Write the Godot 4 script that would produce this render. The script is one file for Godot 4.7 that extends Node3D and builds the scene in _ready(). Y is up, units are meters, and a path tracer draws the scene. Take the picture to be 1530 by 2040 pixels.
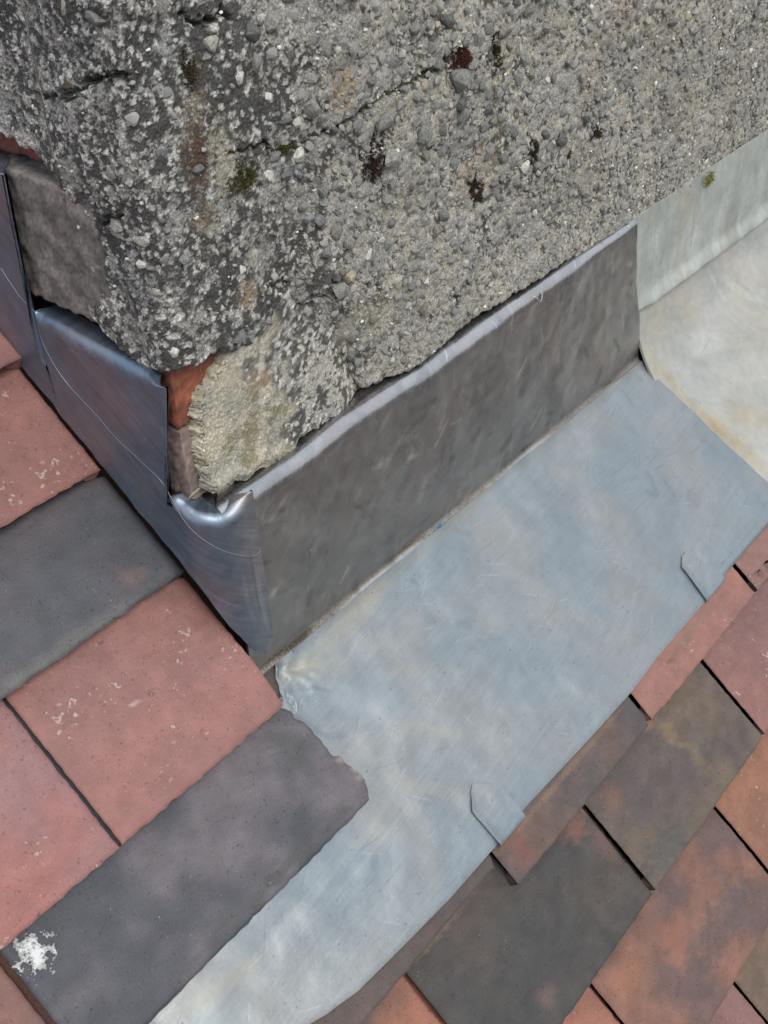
extends Node3D
# Foot of a rendered chimney on a clay tiled roof, with new lead flashings in front and beside it
# and an old, weathered lead valley on the right. Metres, y up. x runs along the tile courses,
# z horizontally down the slope away from the chimney front; the origin is the lead fold at the chimney corner.

const PITCH := 0.642162                     # slope of the tile faces
var S := Vector3(0, -sin(PITCH), cos(PITCH))   # down the tile face
var N := Vector3(0, cos(PITCH), sin(PITCH))    # out of the tile face
var taken := {}
var noise := {}

# ------------------------------------------------------------------ helpers
func lin(r: float, g: float, b: float) -> Color:
	return Color(r, g, b).linear_to_srgb()

func on_roof(u: float, w: float, h: float) -> Vector3:
	return Vector3(u, 0, 0) + S * w + N * h

func nz(key: int, freq: float, kind := FastNoiseLite.TYPE_SIMPLEX_SMOOTH, oct := 1) -> FastNoiseLite:
	var id := "%d_%f_%d_%d" % [key, freq, kind, oct]
	if not noise.has(id):
		var n := FastNoiseLite.new()
		n.seed = key
		n.frequency = freq
		n.noise_type = kind
		n.fractal_type = FastNoiseLite.FRACTAL_NONE if oct == 1 else FastNoiseLite.FRACTAL_FBM
		n.fractal_octaves = oct
		noise[id] = n
	return noise[id]

func poly(pts: Array, x: float) -> float:      # piecewise linear function through [x, y] pairs
	if x <= pts[0][0]: return pts[0][1]
	for i in range(1, pts.size()):
		if x <= pts[i][0]:
			var a = pts[i - 1]
			var b = pts[i]
			return lerpf(a[1], b[1], (x - a[0]) / maxf(b[0] - a[0], 1e-6))
	return pts[-1][1]

func numbered(called: String) -> String:
	var n: int = taken.get(called, 0)
	taken[called] = n + 1
	return called if n == 0 else "%s_%03d" % [called, n]

func tag(o: Node, label: String, category: String, group := "", kind := "") -> void:
	if label: o.set_meta("label", label)
	if category: o.set_meta("category", category)
	if group: o.set_meta("group", group)
	if kind: o.set_meta("kind", kind)

func base(called: String, where: Vector3, label: String, category: String, group := "") -> Node3D:
	var o := Node3D.new()
	o.name = numbered(called)
	add_child(o)
	o.position = where
	tag(o, label, category, group)
	return o

func part(called: String, mesh: Mesh, m: Material, parent: Node3D) -> MeshInstance3D:
	var o := MeshInstance3D.new()
	o.name = called
	o.mesh = mesh
	if m: o.material_override = m
	parent.add_child(o, true)
	# meshes are written in world space; shift back into the parent's frame
	if parent is MeshInstance3D: pass
	elif parent != self: o.position = -parent.position
	return o

func thing(called: String, mesh: Mesh, m: Material, label: String, category: String, group := "") -> MeshInstance3D:
	var o := part(numbered(called), mesh, m, self)
	tag(o, label, category, group)
	return o

func mat(color: Color, rough: float, metal := 0.0) -> StandardMaterial3D:
	var m := StandardMaterial3D.new()
	m.albedo_color = color
	m.roughness = rough
	m.metallic = metal
	return m

# a grid of nu x nv points (index i * nv + j) as a sheet with thickness; rims is a bit set: 1 first u, 2 last u, 4 first v, 8 last v
func sheet(nu: int, nv: int, P: PackedVector3Array, UV: PackedVector2Array, C: PackedColorArray, thick: float, flip := false, back := true, rims := 15) -> ArrayMesh:
	var n := nu * nv
	var Q := PackedVector3Array(); Q.resize(n)
	var sg := -1.0 if flip else 1.0
	for i in nu:
		var i0: int = maxi(i - 1, 0) * nv
		var i1: int = mini(i + 1, nu - 1) * nv
		for j in nv:
			var du: Vector3 = P[i1 + j] - P[i0 + j]
			var dv: Vector3 = P[i * nv + mini(j + 1, nv - 1)] - P[i * nv + maxi(j - 1, 0)]
			var cr := du.cross(dv) * sg
			Q[i * nv + j] = cr.normalized() if cr.length_squared() > 1e-18 else (Q[i * nv + j - 1] if j > 0 else Vector3.UP)
	var V := P.duplicate()
	var NN := Q.duplicate()
	var T := UV.duplicate()
	var K := C.duplicate()
	var X := PackedInt32Array()
	X.resize((nu - 1) * (nv - 1) * 6)
	var k := 0
	for i in nu - 1:
		for j in nv - 1:
			var a := i * nv + j
			var b := a + nv
			if flip:
				X[k] = a; X[k + 1] = b; X[k + 2] = b + 1; X[k + 3] = a; X[k + 4] = b + 1; X[k + 5] = a + 1
			else:
				X[k] = a; X[k + 1] = b + 1; X[k + 2] = b; X[k + 3] = a; X[k + 4] = a + 1; X[k + 5] = b + 1
			k += 6
	if back:
		var off := V.size()
		for q in n:
			V.append(P[q] - Q[q] * thick)
			NN.append(-Q[q])
		T.append_array(UV)
		K.append_array(C)
		var m := X.size()
		for q in range(0, m, 3):
			X.append(off + X[q]); X.append(off + X[q + 2]); X.append(off + X[q + 1])
	var edges := []
	if rims & 1: edges.append(range(0, nv))
	if rims & 2: edges.append(range((nu - 1) * nv, nu * nv))
	if rims & 4: edges.append(range(0, n, nv))
	if rims & 8: edges.append(range(nv - 1, n, nv))
	for e in edges:
		var off := V.size()
		var cnt: int = e.size()
		for q in cnt:
			var id: int = e[q]
			var along: Vector3 = P[e[mini(q + 1, cnt - 1)]] - P[e[maxi(q - 1, 0)]]
			var nn: Vector3 = along.cross(Q[id]).normalized()
			var inner: int = id
			if e[0] == 0 and cnt == nv and e[-1] == nv - 1: inner = id + nv
			elif cnt == nv and e[0] == (nu - 1) * nv: inner = id - nv
			elif e[0] == 0: inner = id + 1
			else: inner = id - 1
			if nn.dot(P[id] - P[inner]) < 0: nn = -nn
			V.append(P[id]); V.append(P[id] - Q[id] * thick)
			NN.append(nn); NN.append(nn)
			T.append(UV[id]); T.append(UV[id])
			if C.size(): K.append(C[id]); K.append(C[id])
		for q in cnt - 1:
			var a := off + q * 2
			var face: Vector3 = (V[a + 1] - V[a]).cross(V[a + 2] - V[a])
			if face.dot(NN[a]) < 0:
				X.append_array([a, a + 1, a + 2, a + 2, a + 1, a + 3])
			else:
				X.append_array([a, a + 2, a + 1, a + 2, a + 3, a + 1])
	var arr := []
	arr.resize(Mesh.ARRAY_MAX)
	arr[Mesh.ARRAY_VERTEX] = V
	arr[Mesh.ARRAY_NORMAL] = NN
	arr[Mesh.ARRAY_TEX_UV] = T
	if C.size(): arr[Mesh.ARRAY_COLOR] = K
	arr[Mesh.ARRAY_INDEX] = X
	var mesh := ArrayMesh.new()
	mesh.add_surface_from_arrays(Mesh.PRIMITIVE_TRIANGLES, arr)
	return mesh

# a box with bumpy, chipped faces between two corners
func rough_box(a: Vector3, b: Vector3, bump: float, key: int, step := 0.003, cols := []) -> ArrayMesh:
	var st := SurfaceTool.new()
	st.begin(Mesh.PRIMITIVE_TRIANGLES)
	var c := (a + b) * 0.5
	var hsz := (b - a) * 0.5
	var nn := nz(key, 0.09, FastNoiseLite.TYPE_SIMPLEX_SMOOTH, 3)
	var cn := nz(key + 7, 0.05, FastNoiseLite.TYPE_SIMPLEX_SMOOTH, 3)
	var fn := nz(key + 9, 0.5)
	for f in 6:
		var ax: int = f / 2
		var sg := 1.0 if f % 2 == 0 else -1.0
		var u := (ax + 1) % 3
		var v := (ax + 2) % 3
		var cu: int = clampi(int(hsz[u] * 2 / step), 2, 80)
		var cv: int = clampi(int(hsz[v] * 2 / step), 2, 80)
		st.set_smooth_group(f)
		var grid := []
		for i in cu + 1:
			var row := []
			for j in cv + 1:
				var p := Vector3.ZERO
				p[ax] = sg * hsz[ax]
				p[u] = lerpf(-hsz[u], hsz[u], float(i) / cu)
				p[v] = lerpf(-hsz[v], hsz[v], float(j) / cv)
				var inner := p.clamp(-hsz + Vector3.ONE * 0.0016, hsz - Vector3.ONE * 0.0016)
				var d := (p - inner).normalized() * 0.0016
				var w := (c + inner + d)
				var q := w * 1000.0
				w += d.normalized() * (nn.get_noise_3dv(q) * bump + fn.get_noise_3dv(q) * bump * 0.25)
				row.append(w)
			grid.append(row)
		for i in cu:
			for j in cv:
				var quad := [grid[i][j], grid[i + 1][j], grid[i + 1][j + 1], grid[i][j + 1]]
				var order := [0, 2, 1, 0, 3, 2] if sg > 0 else [0, 1, 2, 0, 2, 3]
				for o in order:
					var w: Vector3 = quad[o]
					if cols.size():
						var t := clampf(cn.get_noise_3dv(w * 1000.0) * 1.4 + 0.5, 0, 1)
						var g := 1.0 + fn.get_noise_3dv(w * 1300.0) * 0.35 + nn.get_noise_3dv(w * 4000.0) * 0.35
						var cc: Color = (cols[0] as Color).lerp(cols[1], t)
						st.set_color(Color(cc.r * g, cc.g * g, cc.b * g))
					st.set_uv(Vector2(w.x + w.z, w.y))
					st.add_vertex(w)
	st.index()
	st.generate_normals()
	return st.commit()

func tube(pts: Array, r: float, sides := 5) -> ArrayMesh:
	var P := PackedVector3Array()
	var UV := PackedVector2Array()
	for i in pts.size():
		var d: Vector3 = (pts[mini(i + 1, pts.size() - 1)] - pts[maxi(i - 1, 0)]).normalized()
		var a := d.cross(Vector3(0.3, 0.2, 0.9)).normalized()
		var b := d.cross(a)
		for k in sides + 1:
			var t := TAU * k / sides
			P.append(pts[i] + (a * cos(t) + b * sin(t)) * r)
			UV.append(Vector2(float(i) / pts.size(), float(k) / sides))
	return sheet(pts.size(), sides + 1, P, UV, PackedColorArray(), 0.0, true, false, 0)

func img_tex(w: int, h: int, data: PackedByteArray, fmt: int) -> ImageTexture:
	var im := Image.create_from_data(w, h, false, fmt, data)
	im.generate_mipmaps()
	return ImageTexture.create_from_image(im)

# ------------------------------------------------------------------ lead
# colour, roughness and relief of a lead sheet, painted over (x0..x0+sx, y0..y0+sy) millimetres
# d: base, tints [[colour, frequency, threshold, amount, seed]], streak [angle, amount], strokes [count, ...]
func lead_paint(key: int, x0: float, y0: float, sx: float, sy: float, res: float, d: Dictionary) -> StandardMaterial3D:
	var W := int(sx / res)
	var H := int(sy / res)
	var n := W * H
	var R := PackedFloat32Array(); R.resize(n)
	var G := PackedFloat32Array(); G.resize(n)
	var B := PackedFloat32Array(); B.resize(n)
	var RO := PackedFloat32Array(); RO.resize(n)
	var HT := PackedFloat32Array(); HT.resize(n)
	var warp := nz(key + 1, 0.02)
	var n1 := nz(key + 2, 0.016, FastNoiseLite.TYPE_SIMPLEX_SMOOTH, 4)
	var n2 := nz(key + 3, 0.09, FastNoiseLite.TYPE_SIMPLEX_SMOOTH, 3)
	var n3 := nz(key + 4, 0.5, FastNoiseLite.TYPE_SIMPLEX, 2)
	var ns := nz(key + 5, 0.35, FastNoiseLite.TYPE_SIMPLEX, 2)
	var bc: Color = d.base
	var tn := []
	for t in d.tints: tn.append(nz(key + int(t[4]), t[1], FastNoiseLite.TYPE_SIMPLEX_SMOOTH, 4))
	var ca := cos(float(d.streak[0]))
	var sa := sin(float(d.streak[0]))
	var samt: float = d.streak[1]
	var mott: float = d.mottle
	var r0: float = d.rough
	for y in H:
		for x in W:
			var px := x0 + (x + 0.5) * res
			var py := y0 + (y + 0.5) * res
			var wx := px + warp.get_noise_2d(px, py) * 4.0
			var wy := py + warp.get_noise_2d(py + 300.0, px) * 4.0
			var a := n1.get_noise_2d(wx, wy)
			var b := n2.get_noise_2d(wx, wy)
			var c := n3.get_noise_2d(px, py)
			var al := px * ca + py * sa
			var ac := -px * sa + py * ca
			var s := ns.get_noise_2d(al * 0.035, ac)
			var g := 1.0 + mott * (a * 0.7 + b * 0.45) + c * 0.06 + s * samt
			var col := bc
			for t in tn.size():
				var td: Array = d.tints[t]
				var f := smoothstep(float(td[2]) - 0.2, float(td[2]) + 0.5, (tn[t] as FastNoiseLite).get_noise_2d(wx, wy * float(td[5])) + s * 0.06 + c * 0.08) * float(td[3])
				col = col.lerp(td[0], f)
			var q := y * W + x
			R[q] = col.r * g
			G[q] = col.g * g
			B[q] = col.b * g
			RO[q] = r0 + b * 0.07 + c * 0.05 + s * 0.05 + a * 0.05
			HT[q] = 0.5 + a * 0.2 + b * 0.12 + c * 0.02 + s * 0.03
	# strokes: [x, y, length, width, angle, r g b factor, relief, roughness change]
	var rng := RandomNumberGenerator.new()
	rng.seed = key
	var strokes: Array = d.get("strokes", []).duplicate()
	for g in d.get("scatter", []):
		for i in int(g.count):
			var f := rng.randf_range(g.f0, g.f1)
			strokes.append([x0 + rng.randf() * sx, y0 + rng.randf() * sy, rng.randf_range(g.l0, g.l1), rng.randf_range(g.w0, g.w1), float(g.a) + rng.randfn(0.0, float(g.spread)), Vector3(f, f, f), float(g.get("relief", 0.0)), float(g.get("dr", 0.0))])
	for s in strokes:
		var l: float = s[2] * 0.5
		var w: float = s[3] * 0.5
		var c1 := cos(float(s[4]))
		var s1 := sin(float(s[4]))
		var ext := l + w
		var fc: Vector3 = s[5]
		var soft: float = maxf(w, res * 0.75)
		for y in range(maxi(0, int((s[1] - ext - y0) / res)), mini(H, int((s[1] + ext - y0) / res) + 2)):
			for x in range(maxi(0, int((s[0] - ext - x0) / res)), mini(W, int((s[0] + ext - x0) / res) + 2)):
				var dx: float = x0 + (x + 0.5) * res - s[0]
				var dy: float = y0 + (y + 0.5) * res - s[1]
				var al: float = absf(dx * c1 + dy * s1)
				var ac: float = absf(-dx * s1 + dy * c1 + 0.04 * al * al / maxf(l, 1.0))
				if al > l or ac > soft: continue
				var k: float = (1.0 - ac / soft) * (1.0 - pow(al / l, 3.0))
				k = smoothstep(0.0, 0.7, k) * (0.75 + 0.5 * n2.get_noise_2d(dx * 6.0, dy * 6.0))
				var q := y * W + x
				R[q] *= lerpf(1.0, fc.x, k)
				G[q] *= lerpf(1.0, fc.y, k)
				B[q] *= lerpf(1.0, fc.z, k)
				HT[q] += s[6] * k
				RO[q] += s[7] * k
	var ca8 := PackedByteArray(); ca8.resize(n * 3)
	var cr8 := PackedByteArray(); cr8.resize(n)
	var ch8 := PackedByteArray(); ch8.resize(n)
	for q in n:
		var col := Color(clampf(R[q], 0, 1), clampf(G[q], 0, 1), clampf(B[q], 0, 1)).linear_to_srgb()
		ca8[q * 3] = int(col.r * 255.0)
		ca8[q * 3 + 1] = int(col.g * 255.0)
		ca8[q * 3 + 2] = int(col.b * 255.0)
		cr8[q] = int(clampf(RO[q], 0.05, 1) * 255.0)
		ch8[q] = int(clampf(HT[q], 0, 1) * 255.0)
	var m := mat(Color.WHITE, 1.0, d.metal)
	m.albedo_texture = img_tex(W, H, ca8, Image.FORMAT_RGB8)
	m.roughness_texture = img_tex(W, H, cr8, Image.FORMAT_L8)
	m.heightmap_enabled = true
	m.heightmap_scale = d.get("bump", 0.12)
	m.heightmap_texture = img_tex(W, H, ch8, Image.FORMAT_L8)
	return m

# ------------------------------------------------------------------ render coat of the chimney
# t: distance in metres round the coat (front face t = x; the arris lies near t = -0.025; the cheek has t below -0.034)
const COAT_R := 0.012
var bottom_edge := [[-0.26, 0.375], [-0.20, 0.366], [-0.19, 0.31], [-0.125, 0.3015], [-0.117, 0.3010], [-0.106, 0.2985], [-0.096, 0.2945], [-0.087, 0.2880], [-0.0855, 0.222], [-0.075, 0.2135], [-0.059, 0.207], [-0.046, 0.2045], [-0.036, 0.2085], [-0.025, 0.2105], [-0.012, 0.2115], [0.0, 0.2125], [0.005, 0.211], [0.0075, 0.2065], [0.019, 0.205], [0.041, 0.208], [0.056, 0.206], [0.072, 0.190], [0.088, 0.165], [0.102, 0.138], [0.108, 0.1328], [0.116, 0.1325], [0.16, 0.129], [0.206, 0.1344], [0.246, 0.1357], [0.287, 0.1352], [0.326, 0.1333], [0.367, 0.1291], [0.419, 0.1283], [0.466, 0.126], [0.528, 0.118], [0.572, 0.121], [0.654, 0.1156], [1.15, 0.112]]

func coat(t: float, y: float, out: float) -> Vector3:
	if t >= -0.0155:
		return Vector3(t, y, -0.006 + out)
	if t >= -0.03435:
		var a := (-0.0155 - t) / 0.01885 * PI * 0.5
		return Vector3(-0.0155 - sin(a) * (COAT_R + out), y, -0.018 + cos(a) * (COAT_R + out))
	return Vector3(-0.0275 - out, y, -0.018 - (-0.03435 - t))

func coat_normal(t: float) -> Vector3:
	var a := clampf((-0.0155 - t) / 0.01885, 0, 1) * PI * 0.5
	return Vector3(-sin(a), 0, cos(a))

func pebbly(t: float, y: float) -> float:
	var n := nz(77, 0.02).get_noise_2d(t * 1000.0, y * 1000.0)
	var right := smoothstep(0.03, 0.13, t + n * 0.03)
	var low := lerpf(0.45, 1.0, smoothstep(0.16, 0.24, y + n * 0.04 + t * 0.12))
	return right * low

func coat_coarse(t: float, y: float, bot: float) -> float:    # large relief, shared by the coat and the stones set in it
	var tm := t * 1000.0
	var ym := y * 1000.0
	var d := nz(11, 0.010).get_noise_2d(tm, ym) * 0.0028 + nz(12, 0.045, FastNoiseLite.TYPE_SIMPLEX_SMOOTH, 2).get_noise_2d(tm, ym) * 0.0014
	# the coat thins out and sinks towards the older patch at the foot of the corner
	if t > 0.025 and t < 0.15: d -= 0.0040 * smoothstep(0.036, 0.002, y - bot) * smoothstep(0.025, 0.06, t) * smoothstep(0.15, 0.112, t)
	# a second layer ends on the cheek in a soft ridge
	if t < -0.02: d -= 0.0018 * smoothstep(0.0, 0.012, -0.036 - (t + (y - 0.2) * 0.22))
	return d

# ------------------------------------------------------------------ scene
func _ready() -> void:
	# camera
	var cam := Camera3D.new()
	cam.name = "camera"
	add_child(cam)
	cam.transform = Transform3D(Basis(Vector3(0.642898, -0.035722, 0.765118), Vector3(0.497713, 0.778764, -0.381848), Vector3(-0.582206, 0.626299, 0.518446)).orthonormalized(), Vector3(-0.2889, 0.4713, 0.3522))
	cam.fov = 51.3
	cam.near = 0.02
	cam.far = 3000.0
	cam.current = true
	# overcast sky
	var sky := ProceduralSkyMaterial.new()
	sky.sky_top_color = Color(0.86, 0.89, 0.93)
	sky.sky_horizon_color = Color(0.77, 0.785, 0.80)
	sky.sky_curve = 0.2
	sky.ground_bottom_color = Color(0.20, 0.20, 0.18)
	sky.ground_horizon_color = Color(0.40, 0.41, 0.40)
	sky.sun_angle_max = 1.0
	var env := Environment.new()
	env.background_mode = Environment.BG_SKY
	env.sky = Sky.new()
	env.sky.sky_material = sky
	env.background_energy_multiplier = 1.0
	env.tonemap_mode = Environment.TONE_MAPPER_LINEAR
	env.tonemap_exposure = 1.38
	env.sdfgi_enabled = true
	env.ssao_enabled = true
	env.ssil_enabled = true
	var we := WorldEnvironment.new()
	we.name = "environment"
	we.environment = env
	add_child(we)
	var sun := DirectionalLight3D.new()
	sun.name = "sun"
	add_child(sun)
	sun.look_at_from_position(Vector3(-0.5, 2.2, 1.7), Vector3.ZERO, Vector3.RIGHT)
	sun.light_energy = 0.45
	sun.light_angular_distance = 25.0
	sun.light_color = Color(1.0, 0.98, 0.95)
	sun.shadow_enabled = true

	build_surroundings()
	build_chimney()
	build_roof()
	build_old_lead()
	build_apron()
	build_side_flashing()
	build_clips()
	build_moss()
	build_small()

func build_surroundings() -> void:
	var pm := PlaneMesh.new()
	pm.size = Vector2(4000, 4000)
	var gm := mat(lin(0.11, 0.105, 0.095), 1.0)
	var g := part("ground", pm, gm, self)
	g.position = Vector3(0, -6.0, 0)
	g.set_meta("kind", "structure")

# ------------------------------------------------------------------ chimney
func build_chimney() -> void:
	var ch := base("chimney", Vector3(0.3, -0.4, -0.25), "grey pebble-dashed chimney foot with bricks showing at its broken corner", "chimney")
	var bm := mat(Color.WHITE, 0.95)
	bm.vertex_color_use_as_albedo = true
	# brick and mortar behind the coat
	var core_m := [Color(0.27, 0.15, 0.115), Color(0.22, 0.17, 0.14)]
	part("brick_core", rough_box(Vector3(-0.010, -0.4, -0.5), Vector3(1.11, 0.74, -0.029), 0.001, 301, 0.02, core_m), bm, ch)
	var red := [Color(0.36, 0.115, 0.07), Color(0.20, 0.075, 0.05)]
	var pink := [Color(0.30, 0.225, 0.20), Color(0.20, 0.155, 0.14)]
	var grey := [Color(0.22, 0.198, 0.185), Color(0.11, 0.10, 0.098)]
	var b1 := part("brick", rough_box(Vector3(-0.0245, 0.1745, -0.034), Vector3(0.08, 0.238, -0.0165), 0.0022, 311, 0.002, red), bm, ch)
	b1.set_meta("label", "red broken corner brick under the torn coat")
	part("brick", rough_box(Vector3(-0.0255, 0.1290, -0.12), Vector3(0.08, 0.1725, -0.0165), 0.0016, 312, 0.002, pink), bm, ch)
	part("brick", rough_box(Vector3(-0.0265, 0.2180, -0.127), Vector3(0.08, 0.2865, -0.050), 0.0013, 313, 0.0013, grey), bm, ch)
	part("brick", rough_box(Vector3(-0.0185, 0.2905, -0.18), Vector3(0.08, 0.345, -0.06), 0.0015, 314, 0.002, [Color(0.20, 0.06, 0.05), Color(0.10, 0.04, 0.035)]), bm, ch)
	part("mortar_lump", rough_box(Vector3(-0.011, 0.1215, -0.045), Vector3(0.002, 0.1325, -0.013), 0.0016, 315, 0.0015, [Color(0.30, 0.23, 0.17), Color(0.22, 0.17, 0.125)]), bm, ch)
	build_coat(ch)
	build_patch(ch)
	build_pebbles(ch)

var cracks := [
	[1.3, 3.5, [[-92, 327], [-80, 328], [-66, 330], [-55, 335], [-49, 339], [-38, 343], [-25, 345]]],
	[1.2, 3.0, [[8, 362], [10, 358], [18, 356], [24, 358], [28, 359], [32, 356]]],
	[0.8, 2.6, [[19, 302], [28, 301], [41, 300], [48, 295], [63, 293], [80, 293]]],
	[1.1, 3.4, [[80, 293], [92, 292], [102, 293], [110, 295], [119, 296], [128, 298], [140, 299], [154, 300], [166, 301], [180, 303]]],
	[0.6, 2.0, [[37, 227], [48, 229], [60, 210], [76, 210], [80, 216], [92, 212]]],
	[0.9, 2.4, [[-61, 276], [-53, 280], [-43, 284]]],
	[0.8, 2.2, [[250, 207], [262, 204], [270, 198], [283, 197]]],
	[0.7, 2.0, [[105, 203], [118, 198], [122, 190]]],
	[0.7, 2.0, [[330, 236], [336, 226], [347, 217], [352, 216]]],
	[0.7, 2.2, [[160, 262], [171, 257], [183, 262]]],
	[1.1, 3.0, [[184, 163], [190, 160], [191, 152]]]]
# stains: t, y, half width, half height (mm), colour, strength
var stains := [
	[3, 305, 9, 20, Color(0.102, 0.062, 0.038), 0.95], [6, 326, 8, 10, Color(0.312, 0.264, 0.192), 0.6], [16, 300, 9, 22, Color(0.480, 0.444, 0.360), 0.7],
	[27, 289, 9, 9, Color(0.120, 0.114, 0.042), 0.8], [48, 295, 7, 4, Color(0.108, 0.102, 0.036), 0.8], [2, 279, 9, 9, Color(0.264, 0.204, 0.132), 0.6],
	[6, 340, 7, 8, Color(0.060, 0.048, 0.026), 0.85], [97, 311, 12, 14, Color(0.408, 0.312, 0.192), 0.8], [22, 232, 7, 10, Color(0.360, 0.252, 0.156), 0.7],
	[-90, 332, 7, 10, Color(0.120, 0.090, 0.066), 0.6], [-60, 337, 5, 3, Color(0.156, 0.108, 0.048), 0.8], [282, 295, 26, 14, Color(0.348, 0.312, 0.228), 0.55], [470, 200, 40, 25, Color(0.34, 0.30, 0.225), 0.55], [420, 260, 30, 30, Color(0.36, 0.315, 0.235), 0.5], [560, 190, 50, 40, Color(0.35, 0.315, 0.25), 0.5], [330, 260, 14, 50, Color(0.36, 0.32, 0.23), 0.55], [60, 265, 18, 10, Color(0.45, 0.43, 0.38), 0.5], [140, 240, 30, 12, Color(0.38, 0.35, 0.28), 0.5], [364, 286, 22, 20, Color(0.324, 0.252, 0.192), 0.55],
	[212, 232, 26, 16, Color(0.396, 0.336, 0.240), 0.6], [150, 290, 50, 8, Color(0.384, 0.360, 0.264), 0.5], [225, 290, 16, 14, Color(0.408, 0.372, 0.264), 0.6],
	[120, 178, 60, 18, Color(0.348, 0.324, 0.252), 0.55], [330, 190, 50, 25, Color(0.336, 0.312, 0.240), 0.45], [450, 230, 60, 60, Color(0.360, 0.336, 0.276), 0.4],
	[-110, 303, 16, 5, Color(0.504, 0.492, 0.456), 0.85], [-78, 296, 12, 9, Color(0.432, 0.420, 0.396), 0.6], [-52, 240, 8, 20, Color(0.060, 0.060, 0.060), 0.5],
	[40, 140, 40, 10, Color(0.408, 0.396, 0.336), 0.5], [200, 141, 130, 7, Color(0.396, 0.384, 0.336), 0.55], [30, 249, 10, 9, Color(0.456, 0.444, 0.396), 0.5]]

func build_coat(ch: Node3D) -> void:
	grain_val = nz(31, 0.40, FastNoiseLite.TYPE_CELLULAR)
	grain_val.cellular_return_type = FastNoiseLite.RETURN_CELL_VALUE
	grain_dist = nz(32, 0.40, FastNoiseLite.TYPE_CELLULAR)
	grain_dist.cellular_return_type = FastNoiseLite.RETURN_DISTANCE
	grain_dist.seed = 31
	var ts := PackedFloat32Array()
	var t := -0.26
	while t < -0.14: ts.append(t); t += 0.003
	while t < 0.30: ts.append(t); t += 0.00078
	while t < 0.68: ts.append(t); t += 0.0010
	while t < 1.12: ts.append(t); t += 0.005
	var vs := PackedFloat32Array()      # rows: fractions up to 0.395 m, then coarse rows above the picture
	var dense := 330
	for j in dense: vs.append(float(j) / (dense - 1))
	var extra := 24
	var nu := ts.size()
	var nv := dense + extra
	var P := PackedVector3Array(); P.resize(nu * nv)
	var UV := PackedVector2Array(); UV.resize(nu * nv)
	var C := PackedColorArray(); C.resize(nu * nv)
	var ragged := nz(21, 0.12, FastNoiseLite.TYPE_SIMPLEX_SMOOTH, 3)
	var cell := nz(22, 0.15, FastNoiseLite.TYPE_CELLULAR)
	cell.cellular_return_type = FastNoiseLite.RETURN_DISTANCE
	var cell2 := nz(23, 0.15, FastNoiseLite.TYPE_CELLULAR)
	cell2.cellular_return_type = FastNoiseLite.RETURN_CELL_VALUE
	cell2.seed = 22
	var g1 := nz(24, 0.52, FastNoiseLite.TYPE_SIMPLEX, 2)
	var g2 := nz(25, 0.24, FastNoiseLite.TYPE_SIMPLEX, 2)
	var wob := nz(27, 0.25, FastNoiseLite.TYPE_SIMPLEX, 2)
	var rng := RandomNumberGenerator.new()
	rng.seed = 515
	for i in nu:
		var tt := ts[i]
		var tm := tt * 1000.0
		var bot := poly(bottom_edge, tt) + ragged.get_noise_1d(tm) * 0.0022
		if tt > 0.40: bot += ragged.get_noise_1d(tm * 3.0) * 0.0008
		# cracks and stains that reach this column
		var segs := []
		for c in cracks:
			var pts: Array = c[2]
			for s in pts.size() - 1:
				if tm > minf(pts[s][0], pts[s + 1][0]) - 3.0 and tm < maxf(pts[s][0], pts[s + 1][0]) + 3.0:
					segs.append([Vector2(pts[s][0], pts[s][1]), Vector2(pts[s + 1][0], pts[s + 1][1]), c[0] * 1.25, c[1] * 2.0])
		var near := []
		for s in stains:
			if absf(tm - s[0]) < s[2] * 1.5: near.append(s)
		for j in nv:
			var y: float
			if j < dense: y = lerpf(bot, 0.395, vs[j])
			else: y = lerpf(0.395, 0.75, pow(float(j - dense + 1) / extra, 1.3))
			var ym := y * 1000.0
			var pb := pebbly(tt, y)
			var d := coat_coarse(tt, y, bot)
			var a := g1.get_noise_2d(tm, ym)
			var b := g2.get_noise_2d(tm, ym)
			d += a * 0.00042 + b * 0.0004
			var cd := cell.get_noise_2d(tm, ym)         # about -1 .. 0 near the cell centres
			var cv := cell2.get_noise_2d(tm, ym)
			var stone := smoothstep(-0.15, -0.75, cd) * pb * smoothstep(-0.3, 0.3, cv)
			d += stone * 0.0014
			var up := (y - bot) * 1000.0
			if up < 2.0: d -= (2.0 - up) * (2.0 - up) * 0.0004
			var col := coat_color(tt, y, a, b)
			if stone > 0.02:
				var sc := Color(0.240, 0.240, 0.236).lerp(Color(0.408, 0.396, 0.366), clampf(cv * 0.5 + 0.5, 0, 1))
				col = col.lerp(sc, stone * 0.8)
			var e := wob.get_noise_2d(tm * 0.5, ym * 0.5)
			for s in near:
				var dx: float = (tm - s[0]) / s[2]
				var dy: float = (ym - s[1]) / s[3]
				var k: float = 1.0 - smoothstep(0.35, 1.05, sqrt(dx * dx + dy * dy) + e * 0.5 + a * 0.35)
				if k > 0.0: col = col.lerp(s[4], k * s[5])
			for s in segs:
				var pnt := Vector2(tm + b * 1.3, ym + e * 2.2)
				var q: Vector2 = Geometry2D.get_closest_point_to_segment(pnt, s[0], s[1])
				var dist := pnt.distance_to(q)
				var wd: float = s[2] * (0.8 + 0.5 * b)
				if dist < wd * 1.6: d -= s[3] * 0.001 * (1.0 - smoothstep(wd * 0.5, wd * 1.6, dist))
			var q2 := i * nv + j
			P[q2] = coat(tt, y, d)
			UV[q2] = Vector2(tt, y) * 12.0
			var sp := rng.randf_range(0.78, 1.22)
			C[q2] = Color(col.r * sp, col.g * sp, col.b * sp)
	var m := mat(Color.WHITE, 0.96)
	m.vertex_color_use_as_albedo = true
	m.albedo_texture = grain_texture()
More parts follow.
